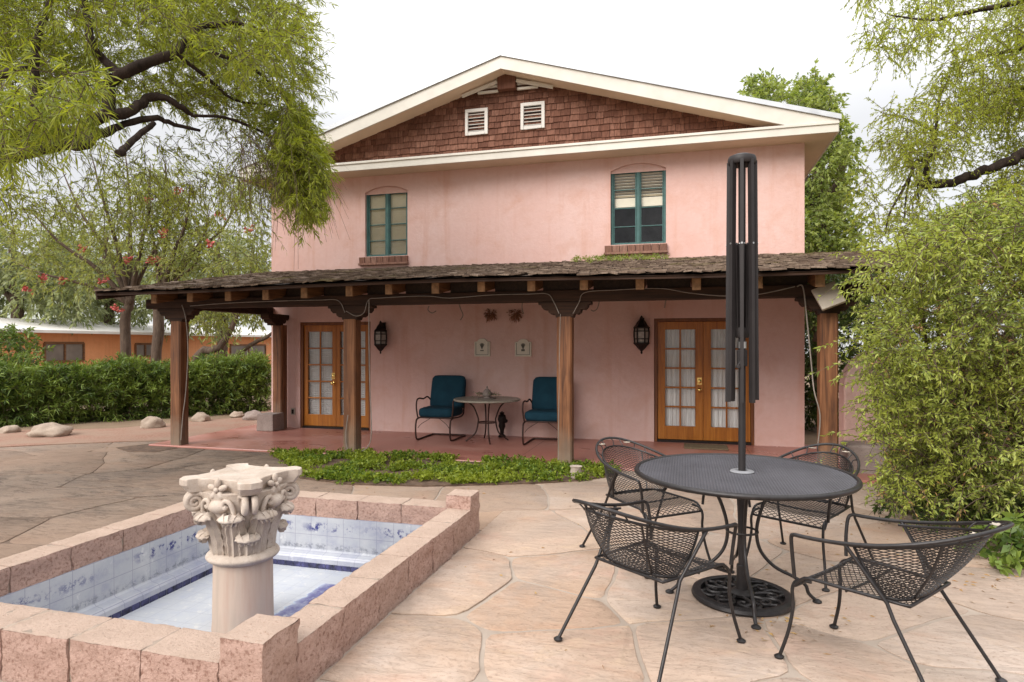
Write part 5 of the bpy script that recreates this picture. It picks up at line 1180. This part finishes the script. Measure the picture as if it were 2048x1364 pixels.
# flowering trees behind the hedge
def fan(u, vb, d, spreads, r0):
    b0 = Q(u, 690, d); b0.z = -.05; L = [([b0, Q(u+4, vb+40, d), Q(u+10, vb, d)], [r0, r0*.9, r0*.8])]
    for (uu, vv, dd, k) in spreads:
        m_ = Q(u+10+(uu-u)*.35, vb+(vv-vb)*.35, d+dd*.3); m2 = Q(u+10+(uu-u)*.75, vb+(vv-vb)*.65, d+dd*.7); L.append(([Q(u+10, vb+8, d), m_, m2, Q(uu, vv, d+dd)], [r0*.55*k, r0*.4*k, r0*.25*k, .008]))
    return b0, L
def crown(t_, polys, d0, d1, n, L, nl, ll, lw, droop, mat, rng, scale, thr, seed, up=0., twig='bark2', r0=.006):
    st = np.concatenate([volume(p_, d0, d1, int(n*w_), rng, scale, thr, seed) for p_, w_ in polys]); dr = rnd(len(st), rng, up, .8)
    return plant(t_, M[mat], st, dr, L, nl, ll, lw, droop, .7, rng, M[twig], r0)
rng = np.random.default_rng(31)
b0, L = fan(250, 600, 17.5, [(60, 420, -.6, 1), (120, 330, .6, 1), (180, 300, 0, 1), (250, 300, .8, 1.1), (300, 330, -.5, 1), (350, 380, .6, .9), (20, 520, .2, .8), (200, 380, -.7, .8)], .14)
t1 = tree('flowering_tree', 'leaning trunk tree with red flowers and fanning branches behind the hedge', L, M['bark2'], base=b0, group='red flowering trees behind the hedge')
crown(t1, [([(0, 500), (40, 390), (160, 340), (330, 340), (400, 430), (380, 520), (300, 560), (200, 560), (90, 600)], 1)], 16.2, 18.6, 820, .6, 12, .13, .034, .2, 'l_flower', rng, .9, .06, 4)
def flowers(t_, pts, d):
    rr = random.Random(8)
    for u, v in pts:
        b = MB()
        for k in range(9):
            c = Q(u+rr.gauss(0, 5), v+rr.gauss(0, 4), d+rr.uniform(-.1, .1)); 
            for m_ in range(3):
                a = Vector((rr.gauss(0, 1), rr.gauss(0, 1), rr.gauss(0, 1))).normalized()*.075; e_ = a.orthogonal().normalized()*.035; b.add([c, c+a*.5+e_, c+a, c+a*.5-e_], [(0, 1, 2, 3)])
        b.build('flower_cluster', M['petal'], t_, weld=False)
flowers(t1, [(85, 555), (55, 580), (207, 562), (120, 560), (165, 500), (257, 517), (300, 520), (315, 521), (330, 462), (295, 400), (232, 618)], 16.8)
b0, L = fan(312, 590, 17.0, [(330, 320, .5, 1), (380, 360, -.5, 1), (420, 420, .4, 1), (480, 380, .6, .9), (290, 400, .2, .8), (400, 500, -.5, .8)], .14)
t2 = tree('flowering_tree', 'straight trunk tree with red flowers seen beside the first porch post', L, M['bark2'], base=b0, group='red flowering trees behind the hedge')
crown(t2, [([(290, 350), (420, 330), (520, 380), (530, 540), (420, 560), (330, 560), (280, 460)], 1)], 15.9, 18.2, 720, .6, 12, .13, .034, .2, 'l_flower', rng, .9, .06, 8)
flowers(t2, [(325, 465), (440, 430), (500, 460), (350, 380), (420, 490)], 16.4)
b0 = Q(400, 690, 16.3); b0.z = -.05
t3 = tree('bent_tree', 'small tree with low bent limbs between the hedge and house', [([b0, Q(395, 715, 16.3), Q(440, 695, 16.3), Q(470, 640, 16.4), Q(500, 570, 16.6), Q(505, 480, 16.8)], [.12, .11, .10, .06, .045, .02]), ([Q(455, 730, 16.9), Q(500, 690, 16.8), Q(540, 670, 16.7), Q(580, 630, 16.9)], [.06, .055, .045, .03]), ([Q(470, 640, 16.4), Q(450, 560, 16.3), Q(430, 480, 16.3)], [.04, .03, .012])], M['bark2'], base=b0)
crown(t3, [([(380, 560), (440, 480), (540, 470), (545, 640), (470, 680), (400, 650)], 1)], 15.6, 17.6, 340, .55, 12, .13, .034, .2, 'l_flower', rng, .9, .05, 2)
# far grey-green trees behind the neighbour building
for k, (u, v0, hw, d, lb, n) in enumerate([(30, 450, 170, 30, 'hazy grey-green tree above the white roof at far edge', 1000), (215, 470, 140, 34, 'hazy grey-green tree behind the flowering trees', 800), (440, 470, 140, 32, 'hazy grey-green tree behind the bent limbs', 900)]):
    b0 = Q(u, 690, d); b0.z = -.05
    tt_ = tree('distant_tree', lb, [([b0, Q(u+4, 640, d), Q(u-6, v0+60, d), Q(u, v0, d)], [.3, .25, .16, .05]), ([Q(u, 620, d), Q(u+hw*.5, v0+60, d+.6)], [.14, .05]), ([Q(u, 610, d), Q(u-hw*.5, v0+50, d-.6)], [.14, .05])], M['bark2'], base=b0, group='distant trees behind the low orange building')
    crown(tt_, [([(u-hw, 600), (u-hw*.8, v0+30), (u-hw*.2, v0-20), (u+hw*.5, v0), (u+hw, v0+90), (u+hw*.8, 630), (u-hw*.6, 640)], 1)], d-2, d+2, n, 1.1, 14, .26, .09, .25, 'l_grey', rng, .35, -.05, k)
# shrub at the far left
sh = thing('round_shrub', 'rounded glossy green shrub in front of the orange building', 'shrub', tuple(Q(20, 690, 13).xy)+(0,))
rng = np.random.default_rng(41); st = volume([(-120, 860), (-110, 690), (-20, 655), (60, 665), (90, 710), (95, 770), (60, 860)], 12.9, 14.2, 900, rng); plant(sh, M['l_hedge'], st, rnd(900, rng, .4, .8)-np.array(FW)*.6, .25, 13, .10, .035, .2, .7, rng, M['bark2'], .006, 'foliage')

# right: tall dense tree behind the house
b0 = Q(1640, 690, 16.5); b0.z = -.05; rng = np.random.default_rng(51)
td = tree('tall_dense_tree', 'tall dense broad-leaved tree behind the gable corner of the house', [([b0, Q(1640, 600, 16.5), Q(1640, 400, 16.5), Q(1630, 200, 16.5)], [.3, .26, .2, .06]), ([Q(1640, 430, 16.5), Q(1560, 250, 16.8), Q(1535, 180, 16.8)], [.14, .08, .03]), ([Q(1640, 450, 16.5), Q(1690, 330, 16.2)], [.12, .04]), ([Q(1640, 520, 16.5), Q(1690, 440, 16.2)], [.12, .04]), ([Q(1640, 560, 16.5), Q(1590, 440, 17)], [.12, .04])], M['bark2'], base=b0)
crown(td, [([(1500, 175), (1525, 158), (1560, 180), (1590, 205), (1610, 160), (1640, 160), (1668, 200), (1690, 250), (1705, 330), (1700, 420), (1730, 480), (1740, 640), (1560, 660), (1540, 300), (1500, 240)], 1)], 15, 18, 2700, .45, 16, .12, .058, .15, 'l_dense', rng, 1.0, .02, 6, up=.4)
# right mesquite with the long dark limb
b0 = Q(2420, 690, 8); b0.z = -.05; rng = np.random.default_rng(61)
d = 8.0; q = lambda L: [Q(u, v, d+dd) for u, v, dd in L]
tm = tree('feathery_tree', 'airy feathery-leaved tree reaching in on a long dark bare limb', [
    ([b0, Q(2420, 650, 8), Q(2390, 480, 8), Q(2300, 330, 8), Q(2250, 200, 8), Q(2200, 20, 8), Q(2150, -150, 8)], [.24, .2, .18, .15, .12, .09, .05]),
    (q([(2340, 390, 0), (2200, 300, 0), (2100, 292, 0), (2048, 312, 0), (1990, 333, 0), (1940, 352, 0), (1900, 366, 0), (1855, 368, 0), (1838, 365, 0)]), [.12, .085, .072, .068, .062, .058, .055, .05, .045]),
    (q([(1855, 366, 0), (1853, 320, 0), (1870, 295, .1), (1872, 250, .2), (1878, 200, .3), (1900, 150, .5)]), [.04, .034, .022, .018, .014, .008]),
    (q([(1853, 322, 0), (1835, 322, 0), (1820, 352, -.1), (1800, 390, -.1), (1780, 425, -.2), (1770, 470, -.2)]), [.026, .024, .02, .016, .012, .006]),
    (q([(1820, 352, -.1), (1812, 395, 0), (1808, 440, 0)]), [.014, .01, .005]), (q([(1833, 340, 0), (1836, 390, 0), (1842, 430, 0)]), [.012, .009, .004]),
    (q([(1870, 265, .1), (1820, 240, .3), (1760, 225, .5)]), [.014, .011, .005]),
    (q([(2200, 20, 0), (2080, 0, .2), (1960, 20, .3), (1860, 40, .5), (1780, 30, .6)]), [.06, .04, .03, .018, .008]),
    (q([(2250, 200, 0), (2120, 170, .3), (2000, 180, .4), (1920, 210, .6)]), [.06, .04, .025, .01]), (q([(2200, 20, 0), (2060, 90, .3), (1980, 110, .5), (1900, 130, .7)]), [.05, .03, .02, .008])], M['bark'], base=b0)
crown(tm, [([(1700, -60), (2300, -60), (2300, 60), (2060, 60), (1960, 110), (1900, 60), (1850, 90), (1780, 130), (1730, 90), (1720, 20)], .28),
    ([(1900, 60), (2300, 40), (2300, 330), (2060, 300), (1990, 320), (1900, 340), (1800, 320), (1740, 290), (1760, 220), (1850, 180), (1880, 150)], .52),
    ([(1720, 330), (1830, 300), (1860, 380), (1900, 470), (1760, 500), (1730, 440)], .08), ([(1900, 380), (2300, 330), (2300, 520), (1900, 520)], .14), ([(1950, 190), (2300, 100), (2300, 460), (1880, 470), (1930, 380), (2010, 340), (2020, 270)], .40)], 7.2, 10, 5200, .30, 26, .036, .0135, .18, 'l_feather', rng, 1.3, -.02, 12, up=-.3, twig='twig', r0=.004)

# right: big light-green bush
rng = np.random.default_rng(71)
bu = thing('leafy_bush', 'big overgrown light green bush filling the patio side', 'bush', tuple(G(1960, 1030).xy)+(0,))
bpoly = [(1765, 1000), (1770, 900), (1725, 840), (1745, 780), (1725, 700), (1755, 640), (1715, 575), (1790, 520), (1830, 480), (1880, 430), (1960, 400), (2300, 380), (2300, 1010), (2060, 1050), (1950, 1010), (1830, 1015)]
st = volume(bpoly, 5.0, 7.2, 8600, rng, 2.3, -.10, 2); dr = rnd(len(st), rng, .1, .7)-np.array(FW)*.5-np.array(RT)*.3
P1 = foliage(st, dr, .21, 20, .040, .0135, .2, .95, rng, .1)
st2 = volume([(1700, 560), (1850, 470), (1960, 420), (2250, 400), (2250, 760), (1850, 760)], 4.6, 5.2, 620, rng, 1.8, .05, 7); P2 = foliage(st2, rnd(620, rng, .2, .8)-np.array(RT)*.5, .26, 22, .042, .013, .3, .8, rng, .1)
sp = np.array([list(Q(2090+8*k, 960-14*k, 4.4)) for k in range(6)]+[list(Q(1780, 560+40*k, 5.4)) for k in range(5)]+[list(Q(1830+40*k, 470-10*k, 5.6)) for k in range(6)]+[list(Q(1780+random.uniform(-30, 60), 500+26*k, random.uniform(5.0, 6.2))) for k in range(18)]+[list(Q(1750, 870, 5.5)), list(Q(1760, 700, 5.4))])
P3 = foliage(sp, np.tile(-np.array(RT)*1.0+np.array([0, -.1, .25]), (len(sp), 1))+rng.normal(0, .25, (len(sp), 3)), .55, 36, .042, .013, .35, .7, rng, .1)
P = []; Fq = []; C_ = []; A_ = []; B2 = []; o_ = 0
for p_, f_, c_, a_, b_ in (P1, P2, P3): P.append(p_); Fq.append(f_+o_); o_ += len(p_); C_.append(c_); A_.append(a_); B2.append(b_)
npmesh('foliage', np.concatenate(P), np.concatenate(Fq), M['l_jas'], bu)
V, T = twigmesh(np.concatenate(C_), np.concatenate(A_), np.concatenate(B2), .004, .0015); npmesh('twigs', V, T, M['twig'], bu)
sd_ = volume(bpoly, 4.95, 5.6, 240, rng, 1.6, .12, 33); P4, F4, c4, a4, b4 = foliage(sd_, rnd(len(sd_), rng, .0, .8)-np.array(FW)*.4, .26, 9, .036, .011, .4, .9, rng, .3); npmesh('dry_leaves', P4, F4, M['litterleaf'], bu)
V, T = twigmesh(c4, a4, b4, .005, .002); npmesh('bare_twigs', V, T, M['bark2'], bu)
b = MB()
for k in range(16):
    b = MB(); p = G(random.uniform(1800, 2250), random.uniform(985, 1030)); p.z = -.03; e_ = Q(random.uniform(1780, 2250), random.uniform(450, 700), random.uniform(5.3, 6.8)); b.tube(cr([p, p.lerp(e_, .5)+Vector((random.uniform(-.2, .2), random.uniform(-.2, .2), .2)), e_], 5), [.03-.0023*i for i in range(11)], 6); b.build('stem', M['bark2'], bu, smooth=60)
# shaded shrubs past the end of the porch and behind the bush
rng = np.random.default_rng(81)
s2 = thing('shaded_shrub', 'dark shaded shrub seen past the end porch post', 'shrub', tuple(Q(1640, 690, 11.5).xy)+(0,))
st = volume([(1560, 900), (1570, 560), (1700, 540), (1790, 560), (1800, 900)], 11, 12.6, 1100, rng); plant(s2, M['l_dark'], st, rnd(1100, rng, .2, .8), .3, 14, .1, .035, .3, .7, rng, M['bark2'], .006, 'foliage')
s3 = thing('low_plant', 'low broad-leaved green plant at the foot of the bush', 'plant', tuple(G(2010, 1130).xy)+(0,))
st = volume([(1945, 1110), (1960, 1060), (2060, 1040), (2200, 1050), (2200, 1150), (2050, 1150), (1960, 1140)], 4.3, 5.0, 170, rng); st[:, 2] = np.clip(st[:, 2], .02, .3); plant(s3, M['l_hedge'], st, rnd(170, rng, .9, .8)-np.array(FW)*.5, .10, 9, .085, .045, .3, .9, rng, M['twig'], .003, 'foliage')
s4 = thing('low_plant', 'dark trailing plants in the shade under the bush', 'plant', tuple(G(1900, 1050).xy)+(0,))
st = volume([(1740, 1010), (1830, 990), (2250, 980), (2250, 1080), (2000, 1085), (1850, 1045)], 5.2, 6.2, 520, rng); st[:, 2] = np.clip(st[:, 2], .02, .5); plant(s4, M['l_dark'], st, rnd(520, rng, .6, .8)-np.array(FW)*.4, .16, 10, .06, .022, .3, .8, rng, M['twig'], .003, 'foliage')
# ground cover bed
rng = np.random.default_rng(91); poly = [(p.x, p.y) for p in BED]; xs = [p[0] for p in poly]; ys = [p[1] for p in poly]
pt = np.stack([rng.uniform(min(xs), max(xs), 26000), rng.uniform(min(ys), max(ys), 26000)], 1); pt = pt[inpoly(pt, poly)]
kp = np.array([noise.noise(Vector((x_*2.4, y_*2.4, 4)))+.5*noise.noise(Vector((x_*7, y_*7, 1))) > -.10 for x_, y_ in pt]); pt = pt[kp][:4200]
hh = .01+.045*np.array([max(0, noise.noise(Vector((x_*1.7, y_*1.7, 9)))+.5) for x_, y_ in pt]); st = np.concatenate([pt, (hh*rng.uniform(.2, 1, len(pt)))[:, None]], 1)
P, Fq, *_ = foliage(st, rnd(len(st), rng, 1.0, .6), .085, 9, .036, .022, .2, .9, rng, .0); tag(npmesh('ground_cover', P, Fq, M['l_cover'], org=(-3, 7, 0)), 'low bright green ground cover in front of the porch floor', 'ground cover', kind='stuff')
# weeds on the porch roof under the window, and the little plant beside the sill
n = 240; us = rng.uniform(1150, 1335, n); st = np.array([list(PY(u, 520, YW-.05-abs(rng.normal(0, .3)))) for u in us]); st[:, 2] = zdeck(st[:, 1])+.05
P, Fq, *_ = foliage(st, rnd(n, rng, .9, .5), .09, 6, .05, .012, .3, .6, rng); tag(npmesh('roof_weeds', P, Fq, M['l_dense'], org=tuple(PY(1240, 520, YW-.3))), 'thin green weeds growing on the porch roof below the blinds window', 'weeds', kind='stuff')
# dry leaves on the patio
n = 260; pts = []
for k in range(n):
    c = random.choice([(1980, 1150, 60, 30), (1560, 1255, 70, 20), (1700, 1060, 120, 40), (1300, 1100, 300, 120), (800, 990, 200, 8), (600, 880, 300, 14)]); p = G(c[0]+random.gauss(0, c[2]), max(870, c[1]+random.gauss(0, c[3]))); pts.append((p.x, p.y, .006))
pts = [p for p in pts if not (FX0-.1 < p[0] < FX1+.1 and FY0-.1 < p[1] < FY1+.1) and p[1] < YP-.2]
P, Fq, *_ = foliage(np.array(pts), np.tile(np.array([[1., 0, 0]]), (len(pts), 1))+rng.normal(0, .8, (len(pts), 3))*np.array([1, 1, .02]), .01, 1, .035, .012, 0, .1, rng, 0); P[:, 2] = np.clip(P[:, 2], .004, .012)
tag(npmesh('fallen_leaves', P, Fq, M['litterleaf'], org=(0, 4, 0)), 'scattered dry brown leaves on the flagstones', 'fallen leaves', kind='stuff')
